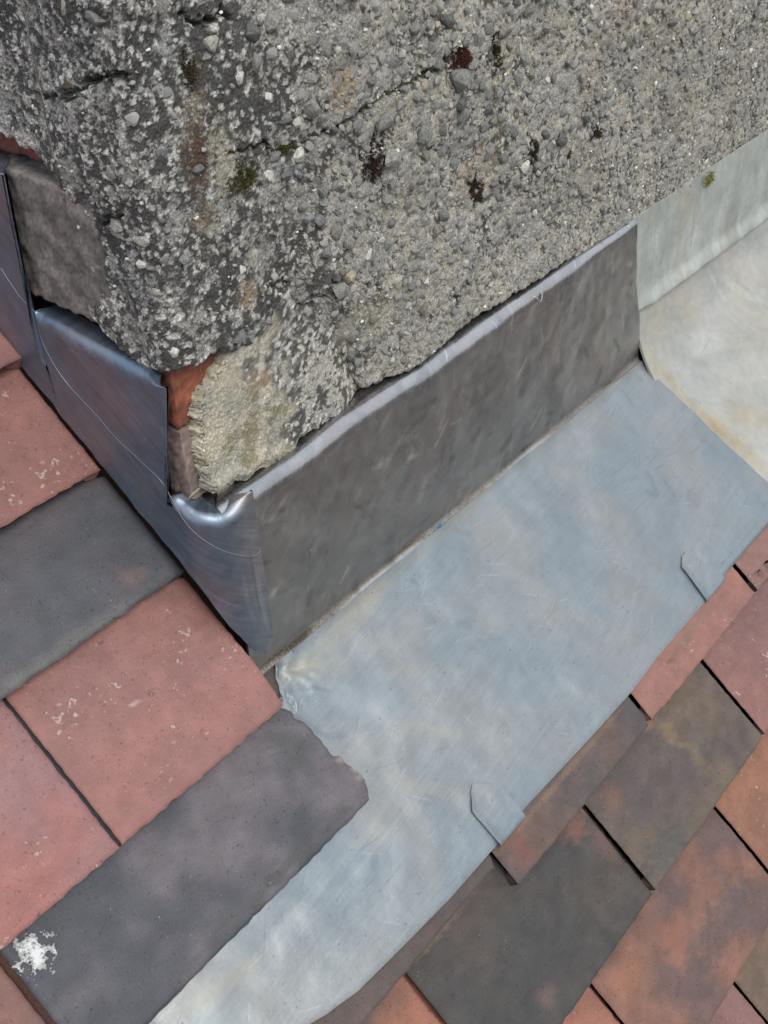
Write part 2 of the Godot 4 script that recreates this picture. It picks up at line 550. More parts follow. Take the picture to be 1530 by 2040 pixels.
	part("render_coat", sheet(nu, nv, P, UV, C, 0.016, false, false, 4), m, ch)

var grain_val: FastNoiseLite
var grain_dist: FastNoiseLite
# cement grey, dark lichen grain and pale grains; a, b: fine noises that the relief shares
func coat_color(t: float, y: float, a: float, b: float) -> Color:
	var tm := t * 1000.0
	var ym := y * 1000.0
	var left := 1.0 - smoothstep(0.02, 0.12, t)
	var l := nz(26, 0.018, FastNoiseLite.TYPE_SIMPLEX_SMOOTH, 3).get_noise_2d(tm, ym)
	var col := Color(0.513, 0.476, 0.390).lerp(Color(0.390, 0.377, 0.342), smoothstep(-0.3, 0.4, l))
	col = col.lerp(Color(0.321, 0.321, 0.317), left * 0.8)
	# weathering: soot and black lichen, heavier towards the left and the top
	var lich := nz(28, 0.035, FastNoiseLite.TYPE_SIMPLEX_SMOOTH, 4).get_noise_2d(tm, ym)
	var big := nz(29, 0.009, FastNoiseLite.TYPE_SIMPLEX_SMOOTH, 2).get_noise_2d(tm, ym)
	var v := grain_val.get_noise_2d(tm + a * 0.8, ym + b * 0.8)            # one value for each grain of sand
	var d := grain_dist.get_noise_2d(tm + a * 0.8, ym + b * 0.8)
	var soot := clampf(lerpf(0.22, 0.60, left) + lich * 0.75 + big * 0.45, 0.0, 1.0)
	var dark := smoothstep(soot * 2.0 - 1.25, soot * 2.0 - 0.75, v + a * 0.5)
	col = col.lerp(Color(0.048, 0.047, 0.045), (1.0 - dark) * 0.88)
	col = col.lerp(Color(0.06, 0.058, 0.055), smoothstep(-0.45, -0.1, d) * lerpf(0.25, 0.5, left))
	var pale := smoothstep(0.55, 0.8, v + b * 0.35 + lich * 0.2) * smoothstep(-0.15, -0.6, d)
	return col.lerp(Color(0.66, 0.65, 0.61), pale * lerpf(0.55, 0.85, left))

func grain_texture() -> ImageTexture:
	var n := 512
	var d := PackedByteArray(); d.resize(n * n)
	var a := nz(41, 0.11, FastNoiseLite.TYPE_SIMPLEX, 3)
	var im := a.get_seamless_image(n, n)
	var im2 := nz(42, 0.3, FastNoiseLite.TYPE_SIMPLEX, 1).get_seamless_image(n, n)
	var da := im.get_data()
	var db := im2.get_data()
	for q in n * n:
		d[q] = clampi(int(232 + (da[q] - 128) * 0.5 + (db[q] - 128) * 0.3), 90, 255)
	return img_tex(n, n, d, Image.FORMAT_L8)

# the older, smoother patch of render at the foot of the corner
func build_patch(ch: Node3D) -> void:
	var nu := 270
	var nv := 200
	var P := PackedVector3Array()
	var UV := PackedVector2Array()
	var C := PackedColorArray()
	var leftp := [[0.125, -0.0195], [0.139, -0.0210], [0.15, -0.0205], [0.163, -0.0200], [0.172, -0.0175], [0.181, -0.0185], [0.188, -0.0140], [0.193, -0.0080], [0.199, -0.0010], [0.206, 0.0075], [0.213, 0.018], [0.25, 0.05]]
	var botp := [[-0.027, 0.1398], [-0.02, 0.1370], [-0.010, 0.1340], [-0.002, 0.1335], [0.0075, 0.1300], [0.018, 0.1298], [0.030, 0.1273], [0.0455, 0.1283], [0.049, 0.1336], [0.0675, 0.132], [0.13, 0.134]]
	var n1 := nz(51, 0.03, FastNoiseLite.TYPE_SIMPLEX_SMOOTH, 3)
	var n2 := nz(52, 0.2, FastNoiseLite.TYPE_SIMPLEX, 3)
	var n3 := nz(53, 0.5, FastNoiseLite.TYPE_SIMPLEX, 2)
	var g1 := nz(24, 0.52, FastNoiseLite.TYPE_SIMPLEX, 2)
	var g2 := nz(25, 0.24, FastNoiseLite.TYPE_SIMPLEX, 2)
	var n4 := nz(54, 0.05, FastNoiseLite.TYPE_SIMPLEX_SMOOTH, 3)
	for i in nu:
		for j in nv:
			var y0 := lerpf(0.13, 0.232, float(j) / (nv - 1))
			var x := lerpf(poly(leftp, y0) + n2.get_noise_1d(y0 * 420.0) * 0.0022 + (n2.get_noise_2d(y0 * 1500.0, i * 3.0) * 0.0014 if i < 12 else 0.0), 0.125, pow(float(i) / (nu - 1), 1.15))
			var yb := poly(botp, x) - 0.0020 + n2.get_noise_1d(x * 500.0 + 200.0) * 0.0016
			var y := lerpf(yb, 0.232, float(j) / (nv - 1))
			var xm := x * 1000.0
			var ym := y * 1000.0
			var a := n1.get_noise_2d(xm, ym)
			var b := n2.get_noise_2d(xm, ym)
			var c := n3.get_noise_2d(xm, ym)
			var z := -0.0092 + a * 0.0013 + b * 0.0003 + c * 0.00035
			z -= 0.009 * smoothstep(0.075, 0.120, x)
			z += 0.0035 * (1.0 - smoothstep(0.0, 0.007, absf(y - yb - 0.006 - x * 0.05) )) * (1.0 - smoothstep(0.02, 0.05, x))
			if i < 9: z -= (0.010 + n1.get_noise_2d(ym * 6.0, i * 9.0) * 0.006) * pow(1.0 - i / 9.0, 2.2) + n2.get_noise_2d(ym * 2.2, i * 5.0) * 0.0012      # crumbling edge turns back to the bricks
			P.append(Vector3(x, y, z))
			UV.append(Vector2(x, y) * 12.0)
			var grey := coat_color(x, y, g1.get_noise_2d(xm, ym), g2.get_noise_2d(xm, ym))
			var cream := Color(0.55, 0.50, 0.385).lerp(Color(0.38, 0.365, 0.30), smoothstep(-0.3, 0.4, a + b * 0.4))
			var f := smoothstep(0.055, 0.015, x + n4.get_noise_2d(xm, ym) * 0.03 + (y - 0.17) * 0.15)
			var col := grey.lerp(cream, f)
			var olive := smoothstep(0.1, 0.45, n4.get_noise_2d(xm + 90.0, ym) + 0.35 * (1.0 - absf(y - 0.157) / 0.02) - absf(x - 0.014) * 18.0 + 0.15)
			col = col.lerp(Color(0.20, 0.18, 0.085), olive * 0.7)
			var rust := 1.0 - smoothstep(0.3, 1.1, Vector2((x - 0.024) / 0.013, (y - 0.181) / 0.009).length() + b * 0.5)
			col = col.lerp(Color(0.32, 0.225, 0.14), rust * 0.8)
			var white := 1.0 - smoothstep(0.3, 1.1, Vector2((x - 0.028 - (y - 0.19) * 0.5) / 0.0035, (y - 0.192) / 0.014).length() + b * 0.6)
			var white2 := 1.0 - smoothstep(0.3, 1.1, Vector2((x - 0.000) / 0.009, (y - 0.168) / 0.009).length() + b * 0.8)
			col = col.lerp(Color(0.55, 0.51, 0.44), maxf(white * 0.9, white2 * 0.6))
			col = col.lerp(grey, 0.2)
			C.append(col * (1.0 + c * 0.35))
	var m := mat(Color.WHITE, 0.96)
	m.vertex_color_use_as_albedo = true
	var o := part("render_patch", sheet(nu, nv, P, UV, C, 0.010, false, false, 4), m, ch)
	o.set_meta("label", "smoother cream and olive patch at the foot of the corner")

func stone_mesh(key: int) -> ArrayMesh:
	var rng := RandomNumberGenerator.new()
	rng.seed = key
	var pts := PackedVector3Array()
	for i in 15:
		var v := Vector3(rng.randfn(), rng.randfn(), rng.randfn()).normalized()
		pts.append(v * rng.randf_range(0.86, 1.02))
	# hull of the points: every triangle with all other points behind it
	var st := SurfaceTool.new()
	st.begin(Mesh.PRIMITIVE_TRIANGLES)
	for i in pts.size():
		for j in range(i + 1, pts.size()):
			for k in range(j + 1, pts.size()):
				var n := (pts[j] - pts[i]).cross(pts[k] - pts[i])
				var side := 0
				var ok := true
				for q in pts.size():
					if q == i or q == j or q == k: continue
					var s := signf(n.dot(pts[q] - pts[i]))
					if side == 0: side = int(s)
					elif int(s) != side:
						ok = false
						break
				if not ok: continue
				var tri := [pts[i], pts[j], pts[k]] if side > 0 else [pts[i], pts[k], pts[j]]
				var fn := n.normalized() * (-float(side))
				var mid: Vector3 = (tri[0] + tri[1] + tri[2]) / 3.0
				# worn corners: a small inset facet, its rim sloping to the rounded edges
				var ins := []
				for q in 3: ins.append(tri[q].lerp(mid, 0.28))
				for q in 3:
					st.set_normal(fn); st.set_uv(Vector2(ins[q].x, ins[q].y)); st.add_vertex(ins[q])
				for q in 3:
					var q1 := (q + 1) % 3
					var a: Vector3 = tri[q] * 0.95
					var b: Vector3 = tri[q1] * 0.95
					for e in [[a, a.normalized()], [b, b.normalized()], [ins[q1], fn], [a, a.normalized()], [ins[q1], fn], [ins[q], fn]]:
						st.set_normal(e[1]); st.set_uv(Vector2(e[0].x, e[0].y)); st.add_vertex(e[0])
	st.index()
	return st.commit()

func build_pebbles(ch: Node3D) -> void:
	var rng := RandomNumberGenerator.new()
	rng.seed = 4242
	var shapes := []
	for i in 8: shapes.append(stone_mesh(900 + i * 13))
	var tones := [Color(0.218, 0.221, 0.224), Color(0.270, 0.270, 0.265), Color(0.328, 0.322, 0.305), Color(0.270, 0.255, 0.230), Color(0.149, 0.152, 0.155), Color(0.414, 0.397, 0.356), Color(0.690, 0.673, 0.632), Color(0.437, 0.380, 0.305)]
	var mats := []
	var sp := stone_texture()
	for c in tones:
		var m := mat(lin(c.r * 1.2, c.g * 1.2, c.b * 1.2), 0.85)
		m.albedo_texture = sp
		m.uv1_triplanar = true
		m.uv1_scale = Vector3(0.6, 0.6, 0.6)
		mats.append(m)
	# stones that stand out: t, y, half sizes (mm), tone
	var list := []
	for s in [[27.4, 249, 4.6, 8.0, 5], [20, 246, 3.4, 3.4, 6], [40.9, 285, 4.5, 5.5, 6], [71.7, 307.6, 5.5, 6.0, 2], [108, 269, 6.0, 2.2, 7], [-50.4, 276.8, 6.5, 4.6, 2], [-32.8, 274.4, 5.8, 3.2, 5], [31, 332, 3.5, 4.5, 6], [41.6, 335, 4.0, 5.2, 1], [16, 257, 4.0, 3.4, 5], [186, 291, 10.0, 8.5, 1], [191, 271, 7.0, 6.0, 0], [187, 279, 5.0, 5.0, 4], [174, 269, 5.0, 6.5, 0], [155, 271, 6.5, 6.0, 1], [129, 266, 8.5, 6.0, 2], [312, 294, 2.0, 3.2, 6], [333, 288, 2.2, 4.0, 6], [317, 282, 5.2, 4.6, 5], [-30, 250.5, 3.6, 3.0, 5], [-25.5, 222, 3.0, 4.5, 6], [82.7, 210, 7.0, 5.0, 2], [95, 176, 5.0, 4.2, 1], [187.6, 152, 4.2, 3.4, 1], [2, 301, 4.6, 3.6, 0], [60, 213, 4.0, 3.0, 1], [-38, 262, 4.0, 2.6, 6], [46, 320, 3.0, 3.0, 6]]:
		list.append([s[0] * 0.001, s[1] * 0.001, s[2] * 0.001, s[3] * 0.001, s[4], true])
	var cellmap := {}
	for s in list: cellmap[Vector2i(int(s[0] / 0.006), int(s[1] / 0.006))] = [s]
	var tries := 0
	while tries < 26000:
		tries += 1
		var t := rng.randf_range(-0.12, 0.74)
		var y := rng.randf_range(0.115, 0.42)
		var bot := poly(bottom_edge, t)
		if y < bot + 0.006: continue
		var pb := pebbly(t, y)
		var lump := nz(78, 0.03).get_noise_2d(t * 1000.0, y * 1000.0)
		if rng.randf() > maxf(pb * (0.75 + lump * 0.9), 0.022): continue
		var big := lerpf(1.0, 0.72, smoothstep(0.26, 0.36, t)) * lerpf(0.72, 1.0, smoothstep(0.18, 0.27, y + t * 0.12))
		var r := (0.0019 + 0.0034 * pow(rng.randf(), 1.6)) * big
		var ok := true
		var cx := int(t / 0.006)
		var cy := int(y / 0.006)
		for a in range(cx - 2, cx + 3):
			for b in range(cy - 2, cy + 3):
				for o in cellmap.get(Vector2i(a, b), []):
					if Vector2(o[0] - t, o[1] - y).length() < (maxf(o[2], o[3]) + r) * 0.86: ok = false
		if not ok: continue
		var pick := rng.randf()
		var tone := 0
		if pick < 0.24: tone = 0
		elif pick < 0.50: tone = 1
		elif pick < 0.70: tone = 2
		elif pick < 0.84: tone = 3
		elif pick < 0.90: tone = 4
		elif pick < 0.965: tone = 5
		elif pick < 0.985: tone = 6
		else: tone = 7
		var s := [t, y, r * rng.randf_range(0.85, 1.5), r * rng.randf_range(0.8, 1.1), tone, false]
		list.append(s)
		var key := Vector2i(cx, cy)
		if not cellmap.has(key): cellmap[key] = []
		cellmap[key].append(s)
	# the largest become stones of their own, the rest one scatter
	list.sort_custom(func(p, q): return (p[2] * p[3] * (100.0 if p[5] else 1.0)) > (q[2] * q[3] * (100.0 if q[5] else 1.0)))
	var rest := []
	for i in list.size():
		var s: Array = list[i]
		var depth: float = minf(s[2], s[3])
		var lift := depth * (rng.randf_range(-0.1, 0.4) if s[0] > 0.05 else rng.randf_range(-0.35, 0.05))
		var n := coat_normal(s[0])
		var p := coat(s[0], s[1], coat_coarse(s[0], s[1], poly(bottom_edge, s[0])) + lift)
		var b := Basis(Vector3.UP.cross(n), Vector3.UP, n) * Basis(Vector3(0, 0, 1), rng.randf_range(-0.9, 0.9) if not s[5] else rng.randf_range(-0.25, 0.25))
		var turn := Basis(Vector3(rng.randfn(), rng.randfn(), rng.randfn()).normalized(), rng.randf() * TAU)
		b = b * Basis.from_scale(Vector3(s[2], s[3], depth * 0.85)) * turn
		if i < 300:
			var o := MeshInstance3D.new()
			o.name = "stone"
			o.mesh = shapes[i % 8]
			o.material_override = mats[s[4]]
			ch.add_child(o, true)
			o.transform = Transform3D(b, p - ch.position)
		else:
			rest.append([Transform3D(b, p), tones[s[4]]])
	# fine grit over the coat
	for i in 9000:
		var t := rng.randf_range(-0.12, 0.72)
		var y := rng.randf_range(0.115, 0.41)
		if y < poly(bottom_edge, t) + 0.003: continue
		if rng.randf() > 0.25 + 0.75 * pebbly(t, y): continue
		var r := rng.randf_range(0.0005, 0.0014)
		var n := coat_normal(t)
		var turn := Basis(Vector3(rng.randfn(), rng.randfn(), rng.randfn()).normalized(), rng.randf() * TAU)
		var tone: Color = tones[rng.randi() % 6] if rng.randf() < 0.93 else tones[6]
		rest.append([Transform3D(Basis(Vector3.UP.cross(n), Vector3.UP, n) * Basis.from_scale(Vector3(r * 1.3, r, r)) * turn, coat(t, y, coat_coarse(t, y, poly(bottom_edge, t)) + r * rng.randf_range(0.1, 0.6))), tone])
	var m := mat(Color.WHITE, 0.85)
	m.vertex_color_use_as_albedo = true
	for kind in 4:
		var mine := []
		for i in range(kind, rest.size(), 4): mine.append(rest[i])
		var mm := MultiMesh.new()
		mm.transform_format = MultiMesh.TRANSFORM_3D
		mm.use_colors = true
		mm.mesh = shapes[kind]
		mm.instance_count = mine.size()
		for i in mine.size():
			mm.set_instance_transform(i, mine[i][0])
			var c: Color = mine[i][1]
			var g := rng.randf_range(0.8, 1.2)
			mm.set_instance_color(i, Color(c.r * g, c.g * g, c.b * g))
		var o := MultiMeshInstance3D.new()
		o.name = "pebble_dash"
		o.multimesh = mm
		o.material_override = m
		ch.add_child(o, true)
		o.position = -ch.position
		o.set_meta("kind", "stuff")

func stone_texture() -> ImageTexture:
	var n := 256
	var d := PackedByteArray(); d.resize(n * n * 3)
	var da := nz(61, 0.02, FastNoiseLite.TYPE_SIMPLEX_SMOOTH, 4).get_seamless_image(n, n).get_data()
	var db := nz(62, 0.12, FastNoiseLite.TYPE_SIMPLEX, 2).get_seamless_image(n, n).get_data()
	for q in n * n:
		var v := 215.0 + (da[q] - 128) * 0.7 + (db[q] - 128) * 0.6
		d[q * 3] = clampi(int(v), 0, 255); d[q * 3 + 1] = clampi(int(v), 0, 255); d[q * 3 + 2] = clampi(int(v * 0.985), 0, 255)
	return img_tex(n, n, d, Image.FORMAT_RGB8)

# ------------------------------------------------------------------ tiled roof
var tile_mats := []

func fleck_texture(key: int, amount: float) -> ImageTexture:
	var n := 640
	var d := PackedByteArray(); d.resize(n * n * 4)
	var da := nz(key, 0.006, FastNoiseLite.TYPE_SIMPLEX_SMOOTH, 3).get_seamless_image(n, n).get_data()
	var db := nz(key + 1, 0.035, FastNoiseLite.TYPE_SIMPLEX, 4).get_seamless_image(n, n).get_data()
	var dc := nz(key + 2, 0.22, FastNoiseLite.TYPE_SIMPLEX, 1).get_seamless_image(n, n).get_data()
	for q in n * n:
		var zone := smoothstep(150.0, 235.0, float(da[q]))
		var v := (db[q] / 255.0) * 0.85 + (dc[q] / 255.0) * 0.15
		var rare := 0.82 if amount > 0.1 else 0.87
		var a := smoothstep(rare - zone * amount, rare + 0.11 - zone * amount, v)
		var o := q * 4
		d[o] = 205; d[o + 1] = 196; d[o + 2] = 186; d[o + 3] = int(a * 130.0)
	return img_tex(n, n, d, Image.FORMAT_RGBA8)

func clay_texture(key: int, contrast: float) -> ImageTexture:
	var n := 512
	var d := PackedByteArray(); d.resize(n * n * 3)
	var da := nz(key, 0.012, FastNoiseLite.TYPE_SIMPLEX_SMOOTH, 4).get_seamless_image(n, n).get_data()
	var db := nz(key + 1, 0.16, FastNoiseLite.TYPE_SIMPLEX, 2).get_seamless_image(n, n).get_data()
	var dc := nz(key + 2, 0.05, FastNoiseLite.TYPE_SIMPLEX, 3).get_seamless_image(n, n).get_data()
	for q in n * n:
		var v := 236.0 + (da[q] - 128) * 0.20 * contrast + (db[q] - 128) * 0.16 * contrast
		if dc[q] > 205: v -= (dc[q] - 205) * 1.6
		if db[q] < 14: v -= 30.0
		d[q * 3] = clampi(int(v), 0, 255); d[q * 3 + 1] = clampi(int(v), 0, 255); d[q * 3 + 2] = clampi(int(v), 0, 255)
	return img_tex(n, n, d, Image.FORMAT_RGB8)

# edges: left and right are [[w, u], ...]; tones: two or three colours with the noise that mixes them
func tile(roof: Node3D, h: float, left: Array, right: Array, w0: float, w1: float, d: Dictionary, key: int) -> MeshInstance3D:
	var rng := RandomNumberGenerator.new()
	rng.seed = key
	var su := [0.0, 0.005, 0.014, 0.03]
	for i in range(1, 40): su.append(0.03 + 0.94 * i / 40.0)
	su.append_array([0.97, 0.986, 0.995, 1.0])
	var sv := []
	for i in 5: sv.append(0.44 * i / 5.0)
	for i in 56: sv.append(0.44 + 0.515 * i / 55.0)
	sv.append_array([0.968, 0.978, 0.988, 0.995, 1.0])
	var nu := su.size()
	var nv := sv.size()
	var P := PackedVector3Array()
	var UV := PackedVector2Array()
	var C := PackedColorArray()
	var n1 := nz(key + 100, float(d.get("freq", 0.010)), FastNoiseLite.TYPE_SIMPLEX_SMOOTH, 3)
	var n2 := nz(key + 101, 0.06, FastNoiseLite.TYPE_SIMPLEX_SMOOTH, 3)
	var n3 := nz(key + 102, 0.15, FastNoiseLite.TYPE_SIMPLEX, 2)
	var nb := nz(key + 103, 0.012)
	var tilt_u := rng.randf_range(-0.004, 0.004)
	var camber := rng.randf_range(0.0004, 0.0014)
	var ou := rng.randf() * 3.0
	var ov := rng.randf() * 3.0
	var c0: Color = d.a
	var c1: Color = d.b
	var bias: float = d.get("bias", 0.0)
	var gu: float = d.get("gu", 0.0)
	var gw: float = d.get("gw", 0.0)
	var chip: float = d.get("chip", 0.0)
	for i in nu:
		for j in nv:
			var w := lerpf(w0, w1, sv[j])
			var l := poly(left, w)
			var r := poly(right, w)
			var rag := n3.get_noise_1d(w * 1000.0 * 0.7)
			l += rag * 0.0003
			r += rag * (0.0004 + chip)
			var u := lerpf(l, r, su[i])
			var ww := w
			if j == nv - 1: ww += n3.get_noise_1d(u * 1000.0 * 0.6 + 50.0) * 0.0007
			var hh := h + tilt_u * (u - (l + r) * 0.5) - camber * pow((su[i] - 0.5) * 2.0, 2.0) + nb.get_noise_2d(u * 1000.0, w * 1000.0) * 0.0005 + n2.get_noise_2d(u * 1000.0, w * 1000.0) * 0.00018
			var eu := minf(u - l, r - u) * 1000.0
			var ew := (w1 - w) * 1000.0
			var e := minf(eu, ew)
			if e < 2.0: hh -= pow((2.0 - e) / 2.0, 2.0) * 0.0014
			P.append(on_roof(u, ww, hh))
			UV.append(Vector2(u + ou, w + ov))
			var um := u * 1000.0
			var wm := w * 1000.0
			var mid: float = (u - (left[0][1] + right[0][1]) * 0.5) / 0.1
			var f := smoothstep(-0.6, 0.6, n1.get_noise_2d(um, wm) * 1.1 + n2.get_noise_2d(um, wm) * 0.22 + bias + gu * mid + gw * (w - (w1 - 0.045)) / 0.05)
			var col := c0.lerp(c1, f)
			if d.has("c"):
				var f2 := smoothstep(0.05, 0.5, n1.get_noise_2d(um + 400.0, wm * 1.3) + n2.get_noise_2d(um + 70.0, wm) * 0.3 + d.get("cbias", 0.0))
				col = col.lerp(d.c, f2)
			for s in d.get("marks", []):     # patches: u, w, half u, half w (mm), colour, strength
				var q := Vector2((um - s[0]) / s[2], (wm - s[1]) / s[3]).length()
				var k: float = 1.0 - smoothstep(0.4, 1.1, q + n3.get_noise_2d(um, wm) * 0.45 + n2.get_noise_2d(um, wm) * 0.4)
				if k > 0.0: col = col.lerp(s[4], k * s[5])
			var g := 1.0 + n2.get_noise_2d(um + 30.0, wm + 80.0) * 0.10 + n3.get_noise_2d(um, wm) * 0.07
			C.append(Color(col.r * g, col.g * g, col.b * g))
	var o := part("tile", sheet(nu, nv, P, UV, C, 0.0112, true, true, 15), tile_mats[d.get("m", 0)], roof)
	if d.has("label"): o.set_meta("label", d.label)
	return o

func build_roof() -> void:
	var roof := base("tiled_roof", on_roof(0.2, 0.3, -0.3), "roof of plain clay tiles in red, brown and blue-grey below the lead", "roof")
	for k in 3:
		var m := mat(Color.WHITE, [0.72, 0.62, 0.78][k])
		m.vertex_color_use_as_albedo = true
		m.albedo_texture = clay_texture(500 + k * 10, [0.5, 0.7, 0.7][k])
		m.uv1_scale = Vector3(7, 7, 7)
		m.detail_enabled = true
		m.detail_albedo = fleck_texture(600 + k * 10, [0.21, 0.05, 0.06][k])
		m.detail_blend_mode = BaseMaterial3D.BLEND_MODE_MIX
		m.heightmap_enabled = true
		m.heightmap_scale = 0.05
		m.heightmap_texture = clay_texture(540 + k * 10, 1.2)
		tile_mats.append(m)
	# boards under the tiles
	var bm := mat(lin(0.20, 0.145, 0.10), 0.95)
	var st := SurfaceTool.new()
	var bx := BoxMesh.new()
	bx.size = Vector3(1.9, 0.06, 1.9)
	var tilt := atan(0.012 / 0.082)
	var at := on_roof(0.15, 0.25, -0.115)
	st.append_from(bx, 0, Transform3D(Basis(Vector3.RIGHT, PITCH + tilt), at))
	part("roof_deck", st.commit(), bm, roof)

	var pinkred := {"a": Color(0.335, 0.155, 0.134), "b": Color(0.285, 0.140, 0.128), "m": 0, "freq": 0.012}
	var red := {"a": Color(0.36, 0.165, 0.14), "b": Color(0.30, 0.15, 0.14), "m": 0}
	var dark := {"a": Color(0.085, 0.085, 0.095), "b": Color(0.125, 0.108, 0.118), "m": 1}
	var brown := {"a": Color(0.12, 0.095, 0.09), "b": Color(0.16, 0.11, 0.095), "m": 2}
	var w_ := 0.1655
	# rows from the top: [tail w, height, list of tiles]
	var side_cut := [[-0.6, -0.0330], [-0.1420, -0.0318], [-0.1416, -0.0270], [-0.0696, -0.0256], [-0.0692, -0.0225], [0.0, -0.0222], [0.026, -0.0248]]
	var L := func(u: float) -> Array: return [[-1.0, u], [1.0, u]]
	# uppermost rows beside the chimney
	var key := 7000
	for r in [[-0.362, 0.084, -0.19], [-0.289, 0.072, -0.11], [-0.216, 0.060, -0.19]]:
		var u1: float = r[2]
		tile(roof, r[1], L.call(u1), side_cut, r[0] - 0.2, r[0], [pinkred, dark, red][key % 3], key)
		for k in 3:
			key += 1
			tile(roof, r[1], L.call(u1 - 0.1685 * (k + 1) + 0.003), L.call(u1 - 0.1685 * k), r[0] - 0.2, r[0], [dark, pinkred, red][key % 3], key)
		key += 1
	# row A, red
	tile(roof, 0.0485, L.call(-0.176), side_cut, -0.345, -0.1430, merged(pinkred, {"label": "red tile highest on the left, beside the side flashing"}), 7101)
	tile(roof, 0.0485, L.call(-0.343), L.call(-0.179), -0.345, -0.1430, dark, 7102)
	tile(roof, 0.0485, L.call(-0.510), L.call(-0.346), -0.345, -0.1430, red, 7103)
	# row B, blue-grey
	tile(roof, 0.0362, L.call(-0.2265), side_cut, -0.27, -0.0706, merged(dark, {"a": Color(0.088, 0.092, 0.107), "b": Color(0.118, 0.100, 0.112), "bias": -0.05, "label": "blue-grey tile with dusty lower edge beside the side flashing", "marks": [[-52, -85, 11, 8, Color(0.19, 0.13, 0.13), 0.7], [-110, -74, 70, 5, Color(0.16, 0.155, 0.15), 0.7]]}), 7201)
	tile(roof, 0.0362, L.call(-0.395), L.call(-0.2295), -0.27, -0.0706, red, 7202)
	# row C, red
	tile(roof, 0.0243, L.call(-0.1424), side_cut, -0.18, 0.0245, merged(pinkred, {"a": Color(0.350, 0.166, 0.146), "b": Color(0.305, 0.154, 0.141), "label": "red tile with white mortar flecks, cut against the lead corner", "marks": [[-81, -27.6, 2.2, 2.0, Color(0.13, 0.06, 0.05), 0.8], [-92, -28.4, 2.4, 1.6, Color(0.62, 0.52, 0.47), 0.9], [-30, -45, 12, 9, Color(0.27, 0.12, 0.11), 0.6]]}), 7301)
	tile(roof, 0.0243, L.call(-0.311), L.call(-0.1446), -0.18, 0.0245, merged(pinkred, {"a": Color(0.34, 0.185, 0.185), "b": Color(0.37, 0.16, 0.14), "gw": 0.12}), 7302)
	tile(roof, 0.0243, L.call(-0.480), L.call(-0.314), -0.18, 0.0245, red, 7303)
	# row D: the large dark tile over the end of the apron
	var d_right := [[-0.2, -0.030], [0.020, -0.024], [0.0269, -0.0195], [0.034, -0.0176], [0.0537, -0.0142], [0.063, -0.0152], [0.0665, -0.0146], [0.0685, -0.0120], [0.0734, -0.0112], [0.080, -0.0100], [0.088, -0.0092], [0.0945, -0.0108], [0.0994, -0.0138], [0.11, -0.014]]
	tile(roof, 0.0132, L.call(-0.2145), d_right, -0.10, 0.0998, {"a": Color(0.072, 0.076, 0.092), "b": Color(0.155, 0.135, 0.150), "m": 1, "gu": 0.45, "bias": -0.12, "freq": 0.016, "chip": 0.0009, "marks": [[-33, 52, 17, 26, Color(0.105, 0.102, 0.108), 0.75], [-90, 93, 75, 4, Color(0.085, 0.082, 0.085), 0.8], [-12, 71, 3.0, 4, Color(0.36, 0.31, 0.29), 0.9], [-10, 82, 2.2, 9, Color(0.33, 0.29, 0.27), 0.9]], "label": "large blue-grey tile with a broken end and a white bird dropping"}, 7401)
	tile(roof, 0.0122, L.call(-0.383), L.call(-0.2180), -0.10, 0.0998, merged(red, {"a": Color(0.36, 0.165, 0.13), "b": Color(0.20, 0.11, 0.10), "gw": 0.2}), 7402)
	# row E, half hidden under the apron
	var e_h := -0.0030
	tile(roof, e_h, L.call(-0.303), L.call(-0.137), 0.0, 0.190, merged(brown, {"a": Color(0.22, 0.11, 0.09)}), 7501)
	tile(roof, e_h, L.call(-0.134), [[0.0, 0.0322], [0.181, 0.0322], [0.1858, 0.0300], [0.19, 0.029]], 0.0, 0.1862, merged(brown, {"a": Color(0.105, 0.088, 0.085), "b": Color(0.13, 0.095, 0.085)}), 7502)
	tile(roof, e_h + 0.0006, L.call(0.0352), [[0.0, 0.1995], [0.197, 0.1995], [0.2035, 0.1975], [0.21, 0.194]], 0.0, 0.2050, {"a": Color(0.105, 0.092, 0.098), "b": Color(0.155, 0.105, 0.090), "m": 2, "gu": -0.25, "marks": [[120, 181.5, 90, 2.6, Color(0.22, 0.145, 0.10), 0.85], [50, 190, 14, 14, Color(0.24, 0.105, 0.085), 0.7]], "label": "narrow strip of brown tile between the two lead clips"}, 7503)
	tile(roof, e_h + 0.0008, L.call(0.2030), L.call(0.3685), 0.0, 0.2048, {"a": Color(0.37, 0.175, 0.14), "b": Color(0.31, 0.155, 0.135), "m": 0, "marks": [[285, 184, 38, 4.5, Color(0.27, 0.165, 0.125), 0.8], [250, 187, 4, 3, Color(0.20, 0.10, 0.08), 0.7]], "label": "pale red tile under the upper lead clip"}, 7504)
	tile(roof, e_h, L.call(0.3735), L.call(0.539), 0.168, 0.2050, merged(red, {"a": Color(0.31, 0.165, 0.145), "b": Color(0.25, 0.145, 0.13)}), 7505)
	tile(roof, e_h, L.call(0.542), L.call(0.707), 0.168, 0.2050, brown, 7506)
	tile(roof, e_h, L.call(0.710), L.call(0.876), 0.168, 0.2050, red, 7507)
	tile(roof, e_h, L.call(0.879), L.call(1.044), 0.168, 0.2050, brown, 7508)
	# row F
	var f_h := -0.0152
	tile(roof, f_h, L.call(-0.390), L.call(-0.224), 0.09, 0.2835, red, 7601)
	tile(roof, f_h, L.call(-0.221), L.call(-0.0552), 0.09, 0.2835, {"a": Color(0.13, 0.098, 0.092), "b": Color(0.36, 0.155, 0.105), "m": 2, "gw": 0.75, "gu": 0.12, "bias": 0.55, "label": "orange tile with dark upper corner at the bottom of the picture"}, 7602)
